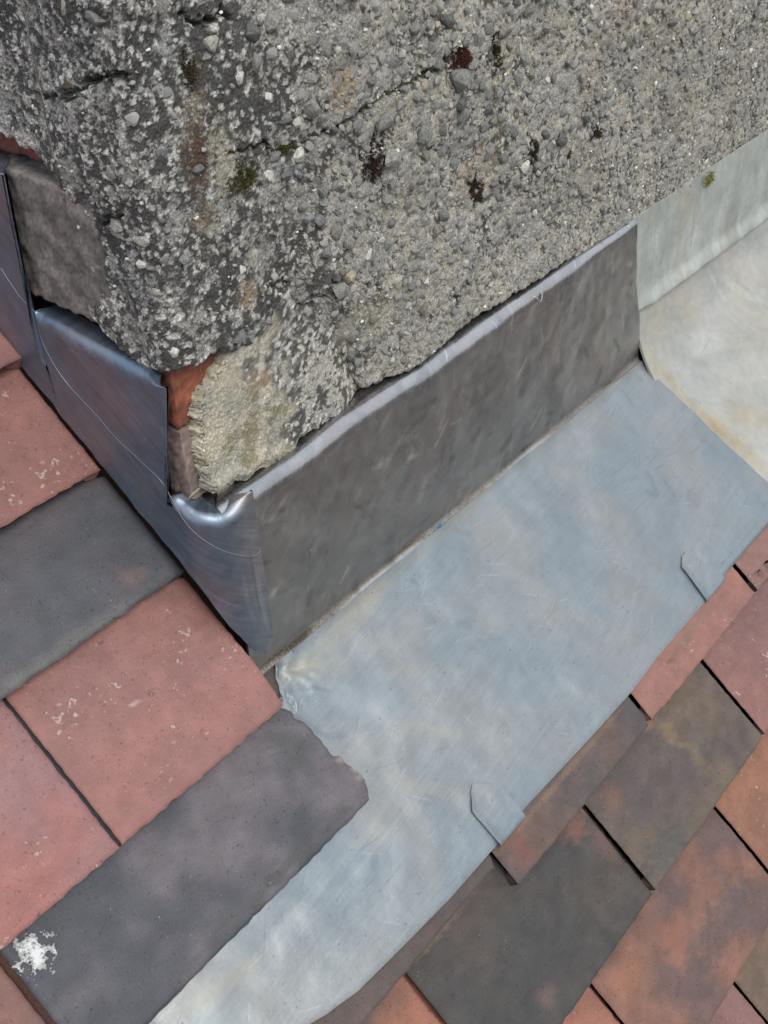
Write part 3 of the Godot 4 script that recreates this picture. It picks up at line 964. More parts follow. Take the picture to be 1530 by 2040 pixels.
	tile(roof, f_h, L.call(-0.0522), L.call(0.1168), 0.09, 0.2838, {"a": Color(0.070, 0.068, 0.067), "b": Color(0.095, 0.078, 0.071), "m": 2, "bias": -0.05, "marks": [[8, 265, 9, 7, Color(0.165, 0.105, 0.095), 0.6], [103, 214, 15, 10, Color(0.25, 0.125, 0.095), 0.75], [112, 236, 10, 18, Color(0.19, 0.11, 0.095), 0.6], [-15, 190, 38, 2.2, Color(0.20, 0.155, 0.115), 0.75]], "label": "dark olive-grey tile in the row below the lead"}, 7603)
	tile(roof, f_h, L.call(0.1208), L.call(0.2868), 0.09, 0.2838, {"a": Color(0.115, 0.093, 0.092), "b": Color(0.165, 0.125, 0.095), "m": 2, "gu": 0.3, "marks": [[150, 272, 30, 14, Color(0.095, 0.097, 0.095), 0.75], [216, 226, 8, 14, Color(0.27, 0.19, 0.115), 0.75], [222, 252, 7, 22, Color(0.22, 0.165, 0.10), 0.6], [205, 209, 6, 4, Color(0.34, 0.16, 0.115), 0.8], [140, 222, 14, 12, Color(0.21, 0.115, 0.085), 0.6]], "label": "brown tile crossed by a sandy streak"}, 7604)
	tile(roof, f_h, L.call(0.2900), L.call(0.456), 0.09, 0.2838, merged(red, {"a": Color(0.29, 0.145, 0.13), "b": Color(0.23, 0.125, 0.12)}), 7605)
	tile(roof, f_h, L.call(0.459), L.call(0.624), 0.09, 0.2838, brown, 7606)
	for k in 3: tile(roof, f_h, L.call(0.627 + 0.168 * k), L.call(0.792 + 0.168 * k), 0.09, 0.2838, [red, brown, dark][k], 7611 + k)
	# row G
	var g_h := -0.0272
	tile(roof, g_h, L.call(-0.295), L.call(-0.129), 0.17, 0.371, brown, 7701)
	tile(roof, g_h, L.call(-0.1265), L.call(0.0418), 0.17, 0.371, merged(red, {"a": Color(0.34, 0.145, 0.105), "b": Color(0.30, 0.13, 0.10)}), 7702)
	tile(roof, g_h, L.call(0.0446), L.call(0.2142), 0.17, 0.371, {"a": Color(0.150, 0.100, 0.095), "b": Color(0.27, 0.135, 0.098), "m": 2, "bias": -0.12, "freq": 0.017, "marks": [[70, 305, 22, 14, Color(0.33, 0.155, 0.10), 0.7], [110, 322, 16, 22, Color(0.33, 0.15, 0.10), 0.7], [150, 340, 50, 16, Color(0.125, 0.10, 0.10), 0.7]], "label": "brown tile with an orange flash in the lower right"}, 7703)
	tile(roof, g_h, L.call(0.2170), L.call(0.383), 0.17, 0.371, merged(red, {"a": Color(0.33, 0.155, 0.10), "b": Color(0.27, 0.13, 0.09), "label": "orange tile at the right edge of the picture"}), 7704)
	tile(roof, g_h, L.call(0.386), L.call(0.551), 0.17, 0.371, brown, 7705)
	for k in 3: tile(roof, g_h, L.call(0.554 + 0.168 * k), L.call(0.719 + 0.168 * k), 0.17, 0.371, [red, brown, red][k], 7711 + k)
	# rows below the picture
	var r_h := -0.0392
	var wt := 0.455
	for r in 4:
		var u0 := -0.366 + (0.0 if r % 2 == 0 else -0.083)
		for k in 9:
			var d: Dictionary = [brown, red, dark, brown, red][(r * 3 + k * 2) % 5]
			if r == 0 and k == 2: d = {"a": Color(0.30, 0.155, 0.14), "b": Color(0.26, 0.14, 0.13), "m": 0}
			if r == 0 and k == 3: d = {"a": Color(0.17, 0.12, 0.09), "b": Color(0.22, 0.14, 0.10), "m": 2, "marks": [[142, 376, 4, 6, Color(0.36, 0.19, 0.12), 0.8]]}
			tile(roof, r_h, L.call(u0 + 0.168 * k + 0.0016), L.call(u0 + 0.168 * (k + 1) - 0.0012), wt - 0.2, wt, d, 7800 + r * 20 + k)
		r_h -= 0.012
		wt += 0.085

func merged(a: Dictionary, b: Dictionary) -> Dictionary:
	var r := a.duplicate()
	r.merge(b, true)
	return r

# ------------------------------------------------------------------ old lead on the right
func build_old_lead() -> void:
	var d := {"base": Color(0.405, 0.405, 0.380), "tints": [[Color(0.47, 0.472, 0.455), 0.012, -0.05, 0.6, 31, 1.0], [Color(0.335, 0.350, 0.345), 0.014, 0.05, 0.6, 32, 1.0], [Color(0.43, 0.385, 0.295), 0.010, 0.05, 0.4, 33, 1.0]], "streak": [1.2, 0.0], "mottle": 0.22, "rough": 0.62, "metal": 0.25, "bump": 0.12,
		"scatter": [{"count": 26, "f0": 1.06, "f1": 1.22, "l0": 5.0, "l1": 14.0, "w0": 2.0, "w1": 6.0, "a": 1.4, "spread": 0.5, "relief": 0.05}, {"count": 30, "f0": 0.7, "f1": 0.9, "l0": 5.0, "l1": 34.0, "w0": 0.4, "w1": 0.9, "a": 0.1, "spread": 0.7, "relief": -0.05}, {"count": 220, "f0": 0.35, "f1": 0.7, "l0": 0.8, "l1": 2.0, "w0": 0.8, "w1": 1.6, "a": 0.0, "spread": 1.0}, {"count": 120, "f0": 1.1, "f1": 1.35, "l0": 1.0, "l1": 3.0, "w0": 0.8, "w1": 2.0, "a": 0.0, "spread": 1.0}],
		"strokes": [[457, 60, 90, 16, 1.45, Vector3(0.98, 0.86, 0.68), 0.0, 0.1], [468, 110, 80, 22, 1.4, Vector3(0.95, 0.85, 0.68), 0.0, 0.1], [448, 15, 50, 10, 1.2, Vector3(1.05, 1.0, 0.85), 0.0, 0.1], [500, 100, 60, 30, 1.0, Vector3(1.02, 0.95, 0.83), 0.0, 0.1], [520, 45, 70, 20, 0.3, Vector3(0.86, 0.88, 0.9), 0.0, 0.0], [600, 10, 60, 16, 1.0, Vector3(1.18, 1.2, 1.2), 0.05, 0.0], [570, -8, 40, 8, 1.3, Vector3(1.15, 1.17, 1.16), 0.05, 0.0]]}
	var m := lead_paint(1300, 390, -60, 690, 320, 0.8, d)
	# valley sheet: up the wall, a wide cove, then over the slope, rising gently to the right
	var nu := 190
	var prof := []        # (z along the slope or wall): wall height then slope distance
	for k in 10: prof.append([0, 0.09 - 0.045 * k / 9.0])
	for k in range(1, 15): prof.append([1, k / 14.0])
	for k in range(1, 60): prof.append([2, 0.050 + 0.12 * k / 59.0])
	var nv := prof.size()
	var P := PackedVector3Array()
	var UV := PackedVector2Array()
	var nb := nz(1301, 0.012, FastNoiseLite.TYPE_SIMPLEX_SMOOTH, 3)
	for i in nu:
		var fu := float(i) / (nu - 1)
		for j in nv:
			var p := Vector3.ZERO
			var q: Array = prof[j]
			var u := lerpf([0.414, 0.4365, 0.4360][q[0]], 1.06, fu)
			var along := 0.0
			var rise := maxf(u - 0.45, 0.0) * 0.10 - 0.0046
			var uu := u
			if q[0] == 0:
				p = Vector3(u, q[1], -0.0068)
				along = -q[1]
			elif q[0] == 1:
				var t: float = q[1]
				var a := Vector3(u, 0.045, -0.0068)
				var b := Vector3(u, 0.0, 0.0)
				var c := on_roof(u, 0.050, rise)
				p = a * (1 - t) * (1 - t) + b * 2.0 * t * (1 - t) + c * t * t
				along = lerpf(-0.045, 0.05, t)
			else:
				p = on_roof(u, q[1], rise)
				along = q[1]
			var f := smoothstep(-0.03, 0.05, along)
			p += N * nb.get_noise_2d(u * 1000.0, along * 1000.0) * 0.0022 * f * smoothstep(0.44, 0.52, u)
			P.append(p)
			UV.append(Vector2((u - 0.390) / 0.690, (along + 0.060) / 0.320))
	thing("valley_lead", sheet(nu, nv, P, UV, PackedColorArray(), 0.0022, true), m, "pale weathered old lead valley sheet curving out from the chimney at right", "lead sheet")
	# old cover flashing above it, with a folded lower lip
	var d2 := merged(d, {"base": Color(0.413, 0.442, 0.422), "streak": [1.5, 0.07], "tints": [[Color(0.528, 0.538, 0.518), 0.03, 0.0, 0.6, 41, 0.3], [Color(0.317, 0.346, 0.331), 0.03, 0.15, 0.6, 42, 0.3], [Color(0.384, 0.346, 0.259), 0.03, 0.25, 0.6, 43, 0.3]], "strokes": [[515, 40, 60, 5, 1.5, Vector3(0.92, 0.84, 0.66), 0.0, 0.0]]})
	var m2 := lead_paint(1400, 390, 0, 690, 110, 0.8, d2)
	P = PackedVector3Array()
	UV = PackedVector2Array()
	var ys := []
	for k in 26: ys.append(float(k) / 25.0)
	nv = ys.size() + 5
	for i in nu:
		var u := lerpf(0.398, 1.06, float(i) / (nu - 1))
		var low := 0.0495 - (u - 0.42) * 0.02 + nb.get_noise_1d(u * 2500.0) * 0.0009
		for j in nv:
			var y := 0.0
			var z := 0.0
			if j < 26:
				y = lerpf(0.134, low, ys[j])
				z = -0.0036 + nb.get_noise_2d(u * 1500.0 + 300.0, y * 1500.0) * 0.0012 + (0.0028 + 0.0026 * smoothstep(0.432, 0.455, u)) * smoothstep(low + 0.012, low, y)
			else:
				var a := (j - 25) / 5.0 * PI
				y = low - sin(a) * 0.0022
				z = -0.0008 - 0.0022 * (1.0 - cos(a)) + 0.0026 * smoothstep(0.432, 0.455, u)
			P.append(Vector3(u, y, z))
			UV.append(Vector2((u - 0.390) / 0.690, clampf((0.134 - y) / 0.110, 0, 1)))
	thing("old_cover_flashing", sheet(nu, nv, P, UV, PackedColorArray(), 0.0014, true), m2, "pale green-grey strip of old lead under the render at upper right", "flashing")

# ------------------------------------------------------------------ new apron flashing
var ma: StandardMaterial3D
var low_edge := [[-0.182, 0.118], [-0.178, 0.128], [-0.168, 0.138], [-0.15, 0.149], [-0.1209, 0.1626], [-0.1055, 0.1675], [-0.0868, 0.1717], [-0.0521, 0.1742], [-0.0082, 0.1770], [0.038, 0.1774], [0.068, 0.1755], [0.1477, 0.1785], [0.2027, 0.1795], [0.24, 0.1775], [0.3139, 0.1775], [0.3468, 0.1756], [0.4279, 0.1760], [0.49, 0.176]]

func lead_dents(u: float, w: float) -> float:
	return nz(1501, 0.011, FastNoiseLite.TYPE_SIMPLEX_SMOOTH, 2).get_noise_2d(u * 1000.0, w * 1000.0) * 0.0014 + nz(1502, 0.035).get_noise_2d(u * 1000.0, w * 1000.0) * 0.00055

func build_apron() -> void:
	var ap := base("apron_flashing", Vector3(0.13, 0.0, 0.0), "new lead apron bent from the chimney front out over the tiles", "flashing")
	var da := {"base": Color(0.272, 0.305, 0.328), "tints": [[Color(0.235, 0.282, 0.318), 0.008, -0.10, 0.7, 51, 1.0], [Color(0.312, 0.325, 0.330), 0.009, 0.0, 0.7, 52, 1.0], [Color(0.318, 0.305, 0.288), 0.013, 0.12, 0.4, 53, 1.0]], "streak": [-0.10, 0.045], "mottle": 0.13, "rough": 0.46, "metal": 0.6, "bump": 0.06,
		"scatter": [{"count": 22, "f0": 0.90, "f1": 1.07, "l0": 30.0, "l1": 110.0, "w0": 4.0, "w1": 12.0, "a": -0.12, "spread": 0.25}, {"count": 40, "f0": 0.84, "f1": 1.1, "l0": 8.0, "l1": 20.0, "w0": 6.0, "w1": 14.0, "a": 0.5, "spread": 1.2, "dr": 0.05}, {"count": 170, "f0": 0.70, "f1": 0.9, "l0": 4.0, "l1": 26.0, "w0": 0.35, "w1": 0.9, "a": -0.1, "spread": 0.35, "relief": -0.06}, {"count": 120, "f0": 1.1, "f1": 1.4, "l0": 3.0, "l1": 24.0, "w0": 0.3, "w1": 0.8, "a": 0.1, "spread": 0.6, "relief": -0.06, "dr": -0.1}, {"count": 420, "f0": 0.25, "f1": 0.65, "l0": 0.6, "l1": 1.7, "w0": 0.6, "w1": 1.3, "a": 0.0, "spread": 1.5}, {"count": 160, "f0": 1.15, "f1": 1.5, "l0": 0.6, "l1": 2.0, "w0": 0.5, "w1": 1.1, "a": 0.0, "spread": 1.5}],
		"strokes": [[355, 82, 24, 8, 1.9, Vector3(0.88, 0.87, 0.89), 0, 0], [346, 89, 16, 9, 0.9, Vector3(0.86, 0.85, 0.88), 0, 0], [366, 96, 22, 7, 1.7, Vector3(0.89, 0.88, 0.90), 0, 0], [382, 94, 14, 8, 1.5, Vector3(0.9, 0.89, 0.91), 0, 0], [372, 78, 22, 3, 0.2, Vector3(0.86, 0.86, 0.88), 0, 0], [340, 70, 40, 9, 0.4, Vector3(0.92, 0.91, 0.92), 0, 0], [40, 14, 130, 18, -0.03, Vector3(1.14, 1.05, 0.92), 0, 0.08], [150, 8, 200, 11, -0.02, Vector3(1.04, 0.98, 0.88), 0, 0.08], [320, 8, 190, 10, 0.0, Vector3(0.98, 0.95, 0.88), 0, 0.08], [20, 22, 50, 22, 0.6, Vector3(1.2, 1.12, 1.0), 0, 0.05], [25, 120, 70, 14, 0.9, Vector3(1.08, 1.04, 0.97), 0, 0.05], [50, 95, 60, 14, 0.8, Vector3(1.12, 1.07, 0.98), 0, 0.05], [80, 70, 60, 14, 0.7, Vector3(1.1, 1.06, 0.98), 0, 0.03], [130, 60, 26, 16, 0.2, Vector3(0.88, 0.94, 0.97), 0, 0], [-140, 116, 60, 14, 0.2, Vector3(1.1, 1.06, 0.97), 0, 0.06], [-60, 116, 150, 9, -0.05, Vector3(1.14, 1.11, 1.06), 0, 0], [-40, 125, 120, 3, -0.06, Vector3(1.12, 1.1, 1.07), 0, 0], [10, 30, 30, 4, 0.9, Vector3(0.8, 0.82, 0.84), 0, 0], [-10, 44, 30, 8, 1.2, Vector3(0.78, 0.82, 0.86), 0, 0], [0, 60, 20, 7, 0.6, Vector3(0.8, 0.84, 0.88), 0, 0]]}
	ma = lead_paint(1500, -190, -10, 690, 200, 0.6, da)
	# apron: columns along the chimney, rows from the fold down to the lower edge
	var nu := 300
	var nv := 96
	var P := PackedVector3Array()
	var UV := PackedVector2Array()
	var top_l := [[-0.19, 0.085], [-0.10, 0.06], [-0.034, 0.036], [-0.012, 0.022], [-0.004, 0.006], [-0.001, 0.0030]]
	for i in nu:
		var a := lerpf(-0.182, 0.4375, float(i) / (nu - 1))
		var wt := poly(top_l, a)
		var wl := poly(low_edge, a)
		for j in nv:
			var w := lerpf(wt, wl, float(j) / (nv - 1))
			var right := smoothstep(0.30, 0.4375, a)
			var u := a + right * (w / 0.176) * 0.032
			if a < 0.02: u += nz(1510, 0.2, FastNoiseLite.TYPE_SIMPLEX, 2).get_noise_2d(w * 1000.0, 3.0) * 0.001
			var h := lead_dents(u, w)
			# pinned flat near the lower edge, rounded up into the fold
			var toedge := (wl - w) * 1000.0
			h *= smoothstep(0.0, 30.0, toedge) * 0.9 + 0.1
			h -= 0.0006
			if toedge < 4.0: h -= 0.0006 * pow((4.0 - toedge) / 4.0, 2.0)
			# the fold climbs gently from w = 12 mm
			if w < 0.012 and a > -0.012: h += 0.0018 * pow((0.012 - w) / 0.0090, 2.0) * smoothstep(-0.012, 0.0, a)
			# crumpled tongue at the corner
			if a < 0.03: h += nz(1511, 0.11, FastNoiseLite.TYPE_SIMPLEX_SMOOTH, 2).get_noise_2d(u * 1000.0, w * 1000.0) * 0.0014 * smoothstep(0.03, 0.0, a) * smoothstep(0.045, 0.015, w)
			# creased hem along the right end of the lower edge
			if a > 0.33 and toedge > 0.0: h += 0.0010 * smoothstep(8.5, 7.2, toedge) * smoothstep(0.33, 0.35, a) - 0.0004 * smoothstep(1.5, 0.0, absf(toedge - 9.0))
			P.append(on_roof(u, w, h))
			UV.append(Vector2((u * 1000.0 + 190.0) / 690.0, (w * 1000.0 + 10.0) / 200.0))
	part("apron", sheet(nu, nv, P, UV, PackedColorArray(), 0.0018, true), ma, ap)
	# upstand: tucked under the render at the top, rolled, down the face, rounded into the fold
	var du := {"base": Color(0.436, 0.426, 0.418), "tints": [[Color(0.305, 0.300, 0.298), 0.016, -0.05, 0.6, 61, 1.0], [Color(0.547, 0.536, 0.517), 0.03, 0.12, 0.6, 62, 1.0], [Color(0.455, 0.395, 0.384), 0.014, 0.12, 0.7, 63, 1.0]], "streak": [-0.75, 0.02], "mottle": 0.20, "rough": 0.36, "metal": 0.92, "bump": 0.06,
		"scatter": [{"count": 110, "f0": 0.62, "f1": 0.9, "l0": 6.0, "l1": 22.0, "w0": 4.0, "w1": 12.0, "a": -0.85, "spread": 0.9, "dr": 0.08}, {"count": 90, "f0": 1.08, "f1": 1.45, "l0": 8.0, "l1": 26.0, "w0": 2.0, "w1": 8.0, "a": -0.8, "spread": 0.8, "dr": 0.05}, {"count": 40, "f0": 1.5, "f1": 2.1, "l0": 2.0, "l1": 9.0, "w0": 0.4, "w1": 0.9, "a": -1.1, "spread": 0.5, "relief": -0.06, "dr": -0.12}, {"count": 40, "f0": 0.4, "f1": 0.7, "l0": 1.5, "l1": 8.0, "w0": 0.5, "w1": 1.2, "a": -1.2, "spread": 0.7}],
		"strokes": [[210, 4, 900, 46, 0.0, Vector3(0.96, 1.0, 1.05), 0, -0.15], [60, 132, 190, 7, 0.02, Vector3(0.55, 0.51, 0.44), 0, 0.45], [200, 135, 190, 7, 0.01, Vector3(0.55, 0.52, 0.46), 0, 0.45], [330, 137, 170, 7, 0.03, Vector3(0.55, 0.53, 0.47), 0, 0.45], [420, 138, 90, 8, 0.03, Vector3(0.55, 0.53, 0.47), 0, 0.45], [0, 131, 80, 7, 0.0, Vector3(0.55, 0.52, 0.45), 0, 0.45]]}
	var mu := lead_paint(1600, -25, -15, 475, 175, 0.6, du)
	P = PackedVector3Array()
	UV = PackedVector2Array()
	nu = 240
	var topy := [[-0.02, 0.1255], [0.0, 0.1270], [0.04, 0.1262], [0.082, 0.1305], [0.1518, 0.1285], [0.2318, 0.1315], [0.2916, 0.1325], [0.36, 0.1325], [0.44, 0.1350]]
	var q := []                     # rows: [kind, value]
	for k in 8: q.append([0, k / 7.0])
	for k in range(1, 13): q.append([1, k / 12.0])
	for k in range(1, 46): q.append([2, k / 45.0])
	for k in range(1, 9): q.append([3, k / 8.0])
	nv = q.size()
	var rr := 0.0100
	for i in nu:
		var a := lerpf(-0.018, 0.4375, float(i) / (nu - 1))
		var ty := poly(topy, a) + nz(1610, 0.015).get_noise_1d(a * 1000.0) * 0.0006
		var r: float = lerpf(rr, rr * 0.55, smoothstep(0.25, 0.44, a))
		var run := 0.0
		for j in nv:
			var y := 0.0
			var z := 0.0
			match int(q[j][0]):
				0:
					z = lerpf(-0.026, -r, q[j][1]); y = ty - 0.0008 * (1.0 - q[j][1])
				1:
					var t: float = q[j][1] * PI * 0.5
					z = -r + sin(t) * r; y = ty - r + cos(t) * r
				2:
					y = lerpf(ty - r, 0.0042, q[j][1]); z = 0.0
				3:
					var t: float = q[j][1]
					var p0 := Vector2(0.0, 0.0042)
					var p2v := on_roof(0, 0.0032, 0.0012)
					var p2 := Vector2(p2v.z, p2v.y)
					var p1 := Vector2(0.0, 0.0004)
					var pp := p0 * (1 - t) * (1 - t) + p1 * 2.0 * t * (1 - t) + p2 * t * t
					z = pp.x; y = pp.y
			var face := smoothstep(0.004, 0.03, y) * smoothstep(ty + 0.002, ty - 0.02, y)
			z += nz(1611, 0.013, FastNoiseLite.TYPE_SIMPLEX_SMOOTH, 2).get_noise_2d(a * 1000.0, y * 1000.0) * 0.0014 * face + nz(1612, 0.05).get_noise_2d(a * 1000.0, y * 1000.0) * 0.0003 * face
			# slight drawn dent where the sheet was dressed over an edge
			if q[j][0] == 1: z += nz(1613, 0.02).get_noise_1d(a * 1000.0) * 0.0005
			var x := a - smoothstep(0.25, 0.4375, a) * smoothstep(0.0, 0.13, y) * 0.029
			P.append(Vector3(x, y, z))
			var vv := (ty - y) * 1000.0 + 5.0
			if q[j][0] == 0: vv = 5.0 - (1.0 - q[j][1]) * 17.0
			UV.append(Vector2((a * 1000.0 + 25.0) / 475.0, clampf((vv + 15.0) / 175.0, 0, 1)))
	var up := part("upstand", sheet(nu, nv, P, UV, PackedColorArray(), 0.0018, true, true, 7), mu, ap)
	up.set_meta("label", "dark smeared upright face with a bright rolled top edge")
	# two nicks cut in the rolled edge
	for s in [[[0.2705, 0.1287, -0.0030], [0.2722, 0.1270, 0.0006], [0.2745, 0.1235, 0.0017]], [[0.2800, 0.1292, -0.0030], [0.2782, 0.1266, 0.0010], [0.2755, 0.1232, 0.0017]]]:
		var pts := []
		for p in s: pts.append(Vector3(p[0], p[1], p[2]))
		part("scratch", tube(pts, 0.00035), mat(lin(0.5, 0.52, 0.54), 0.3, 0.9), up)

# ------------------------------------------------------------------ side flashing
# tau: distance round the sheet (front tau = x, the corner is an arc, the cheek has tau below -0.0500)
const SIDE_R := 0.0215
func side_pos(tau: float, y: float, out: float) -> Vector3:
	if tau >= -0.0100: return Vector3(tau, y, 0.0017 + out)
	var arc := SIDE_R * PI * 0.5
	if tau >= -0.0100 - arc:
		var a := (-0.0100 - tau) / SIDE_R
		return Vector3(-0.0100 - sin(a) * (SIDE_R + out), y, 0.0017 - SIDE_R + cos(a) * (SIDE_R + out))
	return Vector3(-0.0100 - SIDE_R - out, y, 0.0017 - SIDE_R - (-0.0100 - arc - tau))

func build_side_flashing() -> void:
	var sf := base("side_flashing", Vector3(-0.03, 0.1, -0.05), "dark blue-violet stepped lead flashing down the left side of the chimney", "flashing")
	var arc := SIDE_R * PI * 0.5
	var z2tau := func(z: float) -> float: return -0.0100 - arc - (0.0017 - SIDE_R - z)
	var t1: float = z2tau.call(-0.0256)
	var t2: float = z2tau.call(-0.1150)
	var t3: float = z2tau.call(-0.2150)
	var top := [[t3 - 0.1, 0.372], [t3 - 0.0006, 0.366], [t3, 0.2925], [t2 - 0.0006, 0.2865], [t2, 0.2120], [t1 - 0.0006, 0.2050], [t1, 0.1330], [-0.0438, 0.1295], [-0.035, 0.1262], [-0.024, 0.1240], [-0.0165, 0.1235], [-0.008, 0.1262], [-0.002, 0.1285], [0.001, 0.1285]]
	var bot := [[t3 - 0.1, 0.0655 + 0.736 * 0.315], [-0.10 - arc, 0.0655 + 0.736 * (0.09 + 0.0191)], [-0.0100 - arc, 0.0800], [-0.034, 0.0640], [-0.024, 0.0400], [-0.0150, 0.0215], [-0.008, 0.0140], [-0.003, 0.0112], [0.001, 0.0135]]
	var cols := []
	var t := -0.31
	while t < 0.0009:
		var skip := false
		for e in [t1, t2, t3]:
			if t > e - 0.0022 and t < e + 0.0014: skip = true
		if not skip: cols.append(t)
		t += 0.0022
	for e in [t1, t2, t3]:
		cols.append(e - 0.0006)
		cols.append(e)
	cols.append(0.001)
	cols.sort()
	var nu := cols.size()
	var flat := 60
	var roll := 9
	var nv := flat + roll
	var P := PackedVector3Array()
	var UV := PackedVector2Array()
	var n1 := nz(1701, 0.014, FastNoiseLite.TYPE_SIMPLEX_SMOOTH, 2)
	for i in nu:
		var tau: float = cols[i]
		var yt := poly(top, tau)
		var yb := poly(bot, tau) + nz(1702, 0.06, FastNoiseLite.TYPE_SIMPLEX, 2).get_noise_1d(tau * 1000.0) * 0.0016
		var r := 0.007
		var edge := 1.0
		for e in [t1, t2, t3]:
			edge = minf(edge, smoothstep(0.0005, 0.016, e - tau) if tau < e else smoothstep(-0.0001, 0.005, tau - e))
		r *= edge
		# rows break at the level of the next tread down, so that the step's cut edge stays clean
		var ym := yt - r - 0.0015
		if tau < t3: ym = maxf(yb + 0.004, 0.2920)
		elif tau < t2: ym = maxf(yb + 0.004, 0.2115)
		elif tau < t1: ym = maxf(yb + 0.004, 0.1250)
		if tau >= t1 and tau < t1 + 0.0001: ym = 0.1250
		for j in nv:
			var y := 0.0
			var out := 0.0
			if j < 30: y = lerpf(yb, ym, j / 30.0)
			elif j < flat: y = lerpf(ym, yt - r, float(j - 30) / (flat - 31))
			else:
				var a := float(j - flat + 1) / roll * PI * 0.5
				y = yt - r + sin(a) * r
				out = -(1.0 - cos(a)) * r - (0.008 * edge if j == nv - 1 else 0.0)
			var tt := tau
			# the free corner of the step leans forward and stands off the wall
			if tau < t1 and tau > t1 - 0.05 and y > 0.1335:
				var k := (1.0 - (t1 - tau) / 0.05) * clampf((y - 0.1335) / 0.0735, 0, 1)
				tt += 0.016 * k
				out += 0.0025 * k * k
			if tau < t2 and tau > t2 - 0.05 and y > 0.2125:
				tt += 0.010 * (1.0 - (t2 - tau) / 0.05) * clampf((y - 0.2125) / 0.0735, 0, 1)
			out += n1.get_noise_2d(tau * 1000.0, y * 1000.0) * 0.0011 + 0.0012
			if tau > -0.012: out = lerpf(0.0, out, smoothstep(0.001, -0.012, tau))
			P.append(side_pos(tt, y, out))
			UV.append(Vector2((tau * 1000.0 + 320.0) / 330.0, (400.0 - y * 1000.0) / 400.0))
	var d := {"base": Color(0.220, 0.265, 0.335), "tints": [[Color(0.175, 0.248, 0.340), 0.012, -0.10, 0.7, 71, 1.0], [Color(0.320, 0.300, 0.335), 0.014, 0.05, 0.6, 72, 1.0], [Color(0.190, 0.210, 0.260), 0.03, 0.18, 0.5, 73, 1.0]], "streak": [0.62, 0.10], "mottle": 0.16, "rough": 0.45, "metal": 0.85, "bump": 0.05,
		"scatter": [{"count": 60, "f0": 0.72, "f1": 0.92, "l0": 12.0, "l1": 60.0, "w0": 2.0, "w1": 7.0, "a": 0.62, "spread": 0.15}, {"count": 40, "f0": 1.08, "f1": 1.3, "l0": 12.0, "l1": 60.0, "w0": 1.5, "w1": 5.0, "a": 0.62, "spread": 0.15}, {"count": 36, "f0": 1.5, "f1": 2.2, "l0": 1.5, "l1": 6.0, "w0": 0.4, "w1": 0.8, "a": 0.7, "spread": 0.7, "dr": -0.1}],
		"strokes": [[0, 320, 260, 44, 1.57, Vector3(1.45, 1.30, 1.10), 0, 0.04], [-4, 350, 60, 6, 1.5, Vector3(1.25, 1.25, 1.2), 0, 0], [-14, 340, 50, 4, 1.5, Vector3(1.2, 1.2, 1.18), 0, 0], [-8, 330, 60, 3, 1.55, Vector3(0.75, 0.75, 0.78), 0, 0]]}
	var m := lead_paint(1700, -320, 0, 330, 400, 0.6, d)
	var sh := part("sheet", sheet(nu, nv, P, UV, PackedColorArray(), 0.0018), m, sf)
	# scribed setting-out line from step to step
	var sm := mat(lin(0.26, 0.27, 0.31), 0.4, 0.4)
	var line := []
	for s in [[-0.134, 0.2308], [-0.122, 0.2188], [-0.1110, 0.2135]]: line.append(side_pos(z2tau.call(s[0]), s[1], n1.get_noise_2d(float(z2tau.call(s[0])) * 1000.0, s[1] * 1000.0) * 0.0011 + 0.0015))
	var line2 := []
	var raw := [[-0.1110, 0.2135], [-0.1108, 0.1957], [-0.0992, 0.1755], [-0.0800, 0.1640], [-0.0633, 0.1548], [-0.0450, 0.1480], [-0.0299, 0.1425], [-0.0224, 0.1325], [-0.0157, 0.1205]]
	var smooth := Curve3D.new()
	smooth.bake_interval = 0.001
	for s in raw: smooth.add_point(Vector3(z2tau.call(s[0]), s[1], 0))
	for s in [[-0.030, 0.1085], [-0.020, 0.0990], [-0.0060, 0.0880], [0.0, 0.0872]]: smooth.add_point(Vector3(s[0], s[1], 0))
	for i in smooth.point_count:
		var a := smooth.get_point_position(maxi(i - 1, 0))
		var b := smooth.get_point_position(mini(i + 1, smooth.point_count - 1))
		smooth.set_point_in(i, (a - b) * 0.16)
		smooth.set_point_out(i, (b - a) * 0.16)
	var ln := smooth.get_baked_length()
	for i in 91:
		var p := smooth.sample_baked(ln * i / 90.0)
		var tau := p.x
		var out := n1.get_noise_2d(tau * 1000.0, p.y * 1000.0) * 0.0011 + 0.0012
		if tau > -0.012: out = lerpf(0.0, out, smoothstep(0.001, -0.012, tau))
		line2.append(side_pos(tau, p.y, out + 0.0002))
	part("scribed_line", tube(line2, 0.00020, 5), sm, sh)
	part("scribed_line", tube(line, 0.00020, 5), sm, sh)

# ------------------------------------------------------------------ clips
func build_clips() -> void:
	clip([[0.0480, 0.1414], [0.0543, 0.1406], [0.0671, 0.1532]], [0.0391, 0.1514], 0.0395, 0.0674, 0.1785, ma, "pointed lead clip folded over the apron edge above the brown tile")
	clip([[0.3236, 0.1414], [0.3348, 0.1403], [0.3460, 0.1490]], [0.3183, 0.1460], 0.3157, 0.3478, 0.1772, ma, "rounded lead clip folded over the apron edge above the pale red tile")

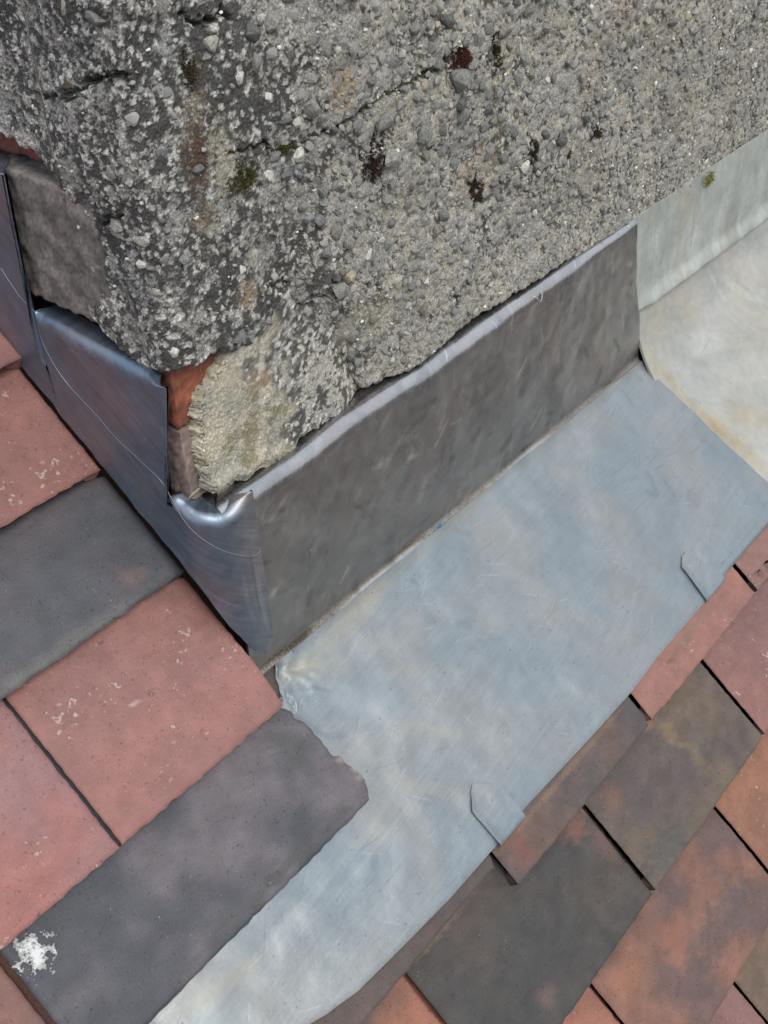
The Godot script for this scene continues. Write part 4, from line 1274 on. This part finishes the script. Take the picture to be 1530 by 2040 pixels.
func clip(tip: Array, shoulder: Array, ua: float, ub: float, wl: float, m: Material, label: String) -> void:
	# outline as left and right edges per row, from the tip down to the folded edge, then under it
	var lft := [[tip[0][1], tip[0][0] + 0.003], [tip[0][1] + 0.0012, tip[0][0]], [shoulder[1], shoulder[0]], [wl, ua]]
	var rgt := [[tip[1][1], tip[1][0] - 0.001], [tip[1][1] + 0.0012, tip[1][0]], [tip[2][1], tip[2][0]], [wl, ub]]
	var w0: float = minf(tip[0][1], tip[1][1])
	var nu := 24
	var rows := []
	for k in 40: rows.append([lerpf(w0, wl - 0.001, k / 39.0), 0.0])
	for k in range(1, 9): rows.append([wl - 0.001, k / 8.0])
	rows.append([wl - 0.006, 1.0])
	var nv := rows.size()
	var P := PackedVector3Array()
	var UV := PackedVector2Array()
	for i in nu:
		for j in nv:
			var w: float = rows[j][0]
			var t: float = rows[j][1]
			var l := poly(lft, w)
			var r := poly(rgt, w)
			var s := float(i) / (nu - 1)
			var u := lerpf(l, r, s)
			var h := 0.0005 + lead_dents(u, w) * (smoothstep(0.0, 30.0, (wl - w) * 1000.0) * 0.9 + 0.1)
			h += 0.0011 * smoothstep(0.22, 0.0, s) * smoothstep(w0, w0 + 0.01, w) + nz(1801, 0.06).get_noise_2d(u * 1000.0, w * 1000.0) * 0.0004
			var ww := w
			if t > 0.0:
				ww = wl + 0.0002 + sin(t * PI) * 0.0012 if t < 1.0 else w
				h = lerpf(h, -0.0030, t) if t < 1.0 else -0.0030
			P.append(on_roof(u, ww, h))
			UV.append(Vector2((u * 1000.0 + 215.0) / 690.0, (w * 1000.0 + 4.0) / 200.0))
	thing("lead_clip", sheet(nu, nv, P, UV, PackedColorArray(), 0.0010, true), m, label, "clip", "lead clips on the apron edge")

# ------------------------------------------------------------------ moss
func build_moss() -> void:
	# t, y (mm), half width, half height, blade length, colours, label, category
	var list := [
		[190.7, 301, 6.5, 5.0, 5.0, Color(0.075, 0.022, 0.020), Color(0.12, 0.05, 0.03), "dark red moss cushion at the end of the long crack"],
		[223, 298, 4.5, 9.0, 3.6, Color(0.028, 0.034, 0.010), Color(0.065, 0.060, 0.018), "dark green moss cushion right of the red one"],
		[206, 299, 7.0, 2.4, 2.4, Color(0.10, 0.085, 0.025), Color(0.15, 0.11, 0.03), "thin yellow-brown moss strip between red and green cushions"],
		[116, 267, 7.0, 9.5, 4.6, Color(0.028, 0.016, 0.014), Color(0.075, 0.040, 0.036), "black-brown moss tuft behind a pale flat stone"],
		[209, 223, 5.5, 7.0, 4.0, Color(0.040, 0.026, 0.014), Color(0.095, 0.062, 0.035), "brown moss tuft on a tan patch in the middle of the wall"],
		[264, 229, 4.0, 7.5, 3.2, Color(0.030, 0.025, 0.014), Color(0.070, 0.055, 0.028), "narrow dark moss tuft left of the tan streak"],
		[346, 215, 4.8, 3.4, 3.6, Color(0.045, 0.030, 0.014), Color(0.10, 0.07, 0.03), "small brown moss tuft nearest the right of the wall"],
		[310, 213, 3.6, 2.8, 2.6, Color(0.045, 0.042, 0.014), Color(0.09, 0.08, 0.03), "small olive moss tuft beside a fine crack"],
		[27, 289, 7.5, 5.5, 2.2, Color(0.060, 0.062, 0.018), Color(0.11, 0.10, 0.035), "olive moss smear beside the rusty stain"],
		[50, 294.5, 6.0, 2.4, 2.2, Color(0.055, 0.055, 0.016), Color(0.10, 0.09, 0.03), "green moss line in the crack left of the tan patch"],
		[6, 340, 3.4, 6.5, 2.0, Color(0.030, 0.028, 0.012), Color(0.07, 0.055, 0.025), "dark moss spot above the rusty stain"],
		[356, 157, 3.0, 2.4, 2.4, Color(0.040, 0.035, 0.016), Color(0.085, 0.065, 0.03), "tiny dark moss tuft just above the lead edge at right"]]
	var m := mat(Color.WHITE, 0.9)
	m.vertex_color_use_as_albedo = true
	for s in list:
		var t: float = s[0] * 0.001
		var y: float = s[1] * 0.001
		thing("moss_tuft", moss_mesh(t, y, s[2] * 0.00125, s[3] * 0.00125, s[4] * 0.001, s[5], s[6], int(s[0]) + 5, Vector3.ZERO), m, s[7], "moss", "moss on the chimney wall")
	thing("moss_tuft", moss_mesh(0.530, 0.1275, 0.007, 0.005, 0.010, Color(0.16, 0.14, 0.03), Color(0.50, 0.46, 0.16), 77, Vector3(0.1, -0.25, 0.25)), m, "yellow-green moss tuft hanging over the old lead strip", "moss", "moss on the chimney wall")

func moss_mesh(t: float, y: float, rx: float, ry: float, ln: float, c0: Color, c1: Color, key: int, pull: Vector3) -> ArrayMesh:
	var rng := RandomNumberGenerator.new()
	rng.seed = key
	var st := SurfaceTool.new()
	st.begin(Mesh.PRIMITIVE_TRIANGLES)
	var shape := nz(key + 3, 0.22, FastNoiseLite.TYPE_SIMPLEX, 2)
	var count := int(clampf(rx * ry * 1.4e7, 220, 900))
	for i in count:
		var ang := rng.randf() * TAU
		var rad := sqrt(rng.randf()) * (1.0 + shape.get_noise_2d(cos(ang) * 6.0, sin(ang) * 6.0) * 0.9)
		var tt := t + cos(ang) * rad * rx
		var yy := y + sin(ang) * rad * ry
		var n := coat_normal(tt)
		var p := coat(tt, yy, coat_coarse(tt, yy, poly(bottom_edge, tt)) - 0.0004)
		var away := (Vector3.UP.cross(n) * cos(ang) + Vector3.UP * sin(ang)) * rad
		var d := (n * 0.9 + away * 0.8 + Vector3(rng.randfn(), rng.randfn(), rng.randfn()) * 0.3 + Vector3.DOWN * 0.25 + pull * 1.6).normalized()
		var l := ln * rng.randf_range(0.45, 1.1) * (1.15 - 0.6 * minf(rad, 1.0))
		var side := d.cross(Vector3(rng.randfn(), rng.randfn(), rng.randfn())).normalized() * rng.randf_range(0.00022, 0.00042)
		var side2 := d.cross(side).normalized() * side.length()
		var col := c0.lerp(c1, pow(rng.randf(), 1.4))
		var bend := p + d * l * 0.6
		var tip := bend + (d + Vector3.DOWN * 0.25 + away * 0.3).normalized() * l * 0.4
		for f in [side, side2]:
			st.set_color(col)
			for v in [p - f, p + f, bend + f * 0.8, p - f, bend + f * 0.8, bend - f * 0.8, bend - f * 0.8, bend + f * 0.8, tip]:
				st.set_color(col)
				st.add_vertex(v)
	st.generate_normals()
	return st.commit()

# ------------------------------------------------------------------ small things
func build_small() -> void:
	# bird dropping on the large dark tile
	var st := SurfaceTool.new()
	st.begin(Mesh.PRIMITIVE_TRIANGLES)
	var n1 := nz(1901, 0.10, FastNoiseLite.TYPE_SIMPLEX, 4)
	var n2 := nz(1902, 0.45, FastNoiseLite.TYPE_SIMPLEX, 3)
	var nn := 84
	var field := []
	for i in nn:
		for j in nn:
			var p := Vector2(i - nn / 2, j - nn / 2) * 0.36          # mm
			var q := Vector2(p.x / 8.6, p.y / 10.5).rotated(0.25)
			var ang := q.angle()
			field.append(1.0 - q.length() + n1.get_noise_2d(p.x, p.y) * 0.75 + n2.get_noise_2d(p.x, p.y) * 0.3 + 0.22 * maxf(0.0, n2.get_noise_2d(ang * 14.0, 5.0)))
	for i in nn - 1:
		for j in nn - 1:
			var id := [i * nn + j, (i + 1) * nn + j, (i + 1) * nn + j + 1, i * nn + j + 1]
			if field[id[0]] < 0.1 or field[id[1]] < 0.1 or field[id[2]] < 0.1 or field[id[3]] < 0.1: continue
			for o in [0, 1, 2, 0, 2, 3]:
				var g: int = id[o]
				var f: float = field[g]
				var x := (g / nn - nn / 2) * 0.00036
				var y := (g % nn - nn / 2) * 0.00036
				st.set_color(Color(0.24, 0.25, 0.26).lerp(Color(0.68, 0.69, 0.69), smoothstep(0.1, 0.75, f + n2.get_noise_2d(x * 1700.0, y * 1700.0) * 0.5)))
				st.set_smooth_group(0)
				st.add_vertex(on_roof(-0.2035 + x, 0.0362 + y, 0.0125 + 0.0024 * smoothstep(0.05, 0.9, f) + n2.get_noise_2d(x * 2500.0, y * 2500.0) * 0.0004))
	st.index()
	st.generate_normals()
	var dropping := st.commit()
	var m := mat(Color.WHITE, 0.8)
	m.vertex_color_use_as_albedo = true
	thing("bird_dropping", dropping, m, "white bird dropping splashed on the large dark tile", "dropping")
	# a scrap of blue plastic in the fold
	st = SurfaceTool.new()
	st.begin(Mesh.PRIMITIVE_TRIANGLES)
	var o := Vector3(0.1553, 0.0052, 0.0062)
	var top := [Vector3(-0.0016, -0.0012, 0.0006), Vector3(0.0014, -0.0010, 0.0010), Vector3(0.0016, 0.0012, -0.0002), Vector3(0.0004, 0.0020, -0.0008), Vector3(-0.0008, 0.0004, 0.0)]
	var nrm := Vector3(0, 0.6, 0.8)
	for k in range(1, 4):
		for v in [top[0], top[k + 1], top[k]]: st.add_vertex(o + v)
		for v in [top[0], top[k], top[k + 1]]: st.add_vertex(o + v - nrm * 0.0006)
	for k in 5:
		var a: Vector3 = o + top[k]
		var b: Vector3 = o + top[(k + 1) % 5]
		for v in [a, b, b - nrm * 0.0006, a, b - nrm * 0.0006, a - nrm * 0.0006]: st.add_vertex(v)
	st.generate_normals()
	thing("plastic_scrap", st.commit(), mat(lin(0.03, 0.19, 0.36), 0.4), "tiny blue plastic scrap lying in the fold of the apron", "scrap")
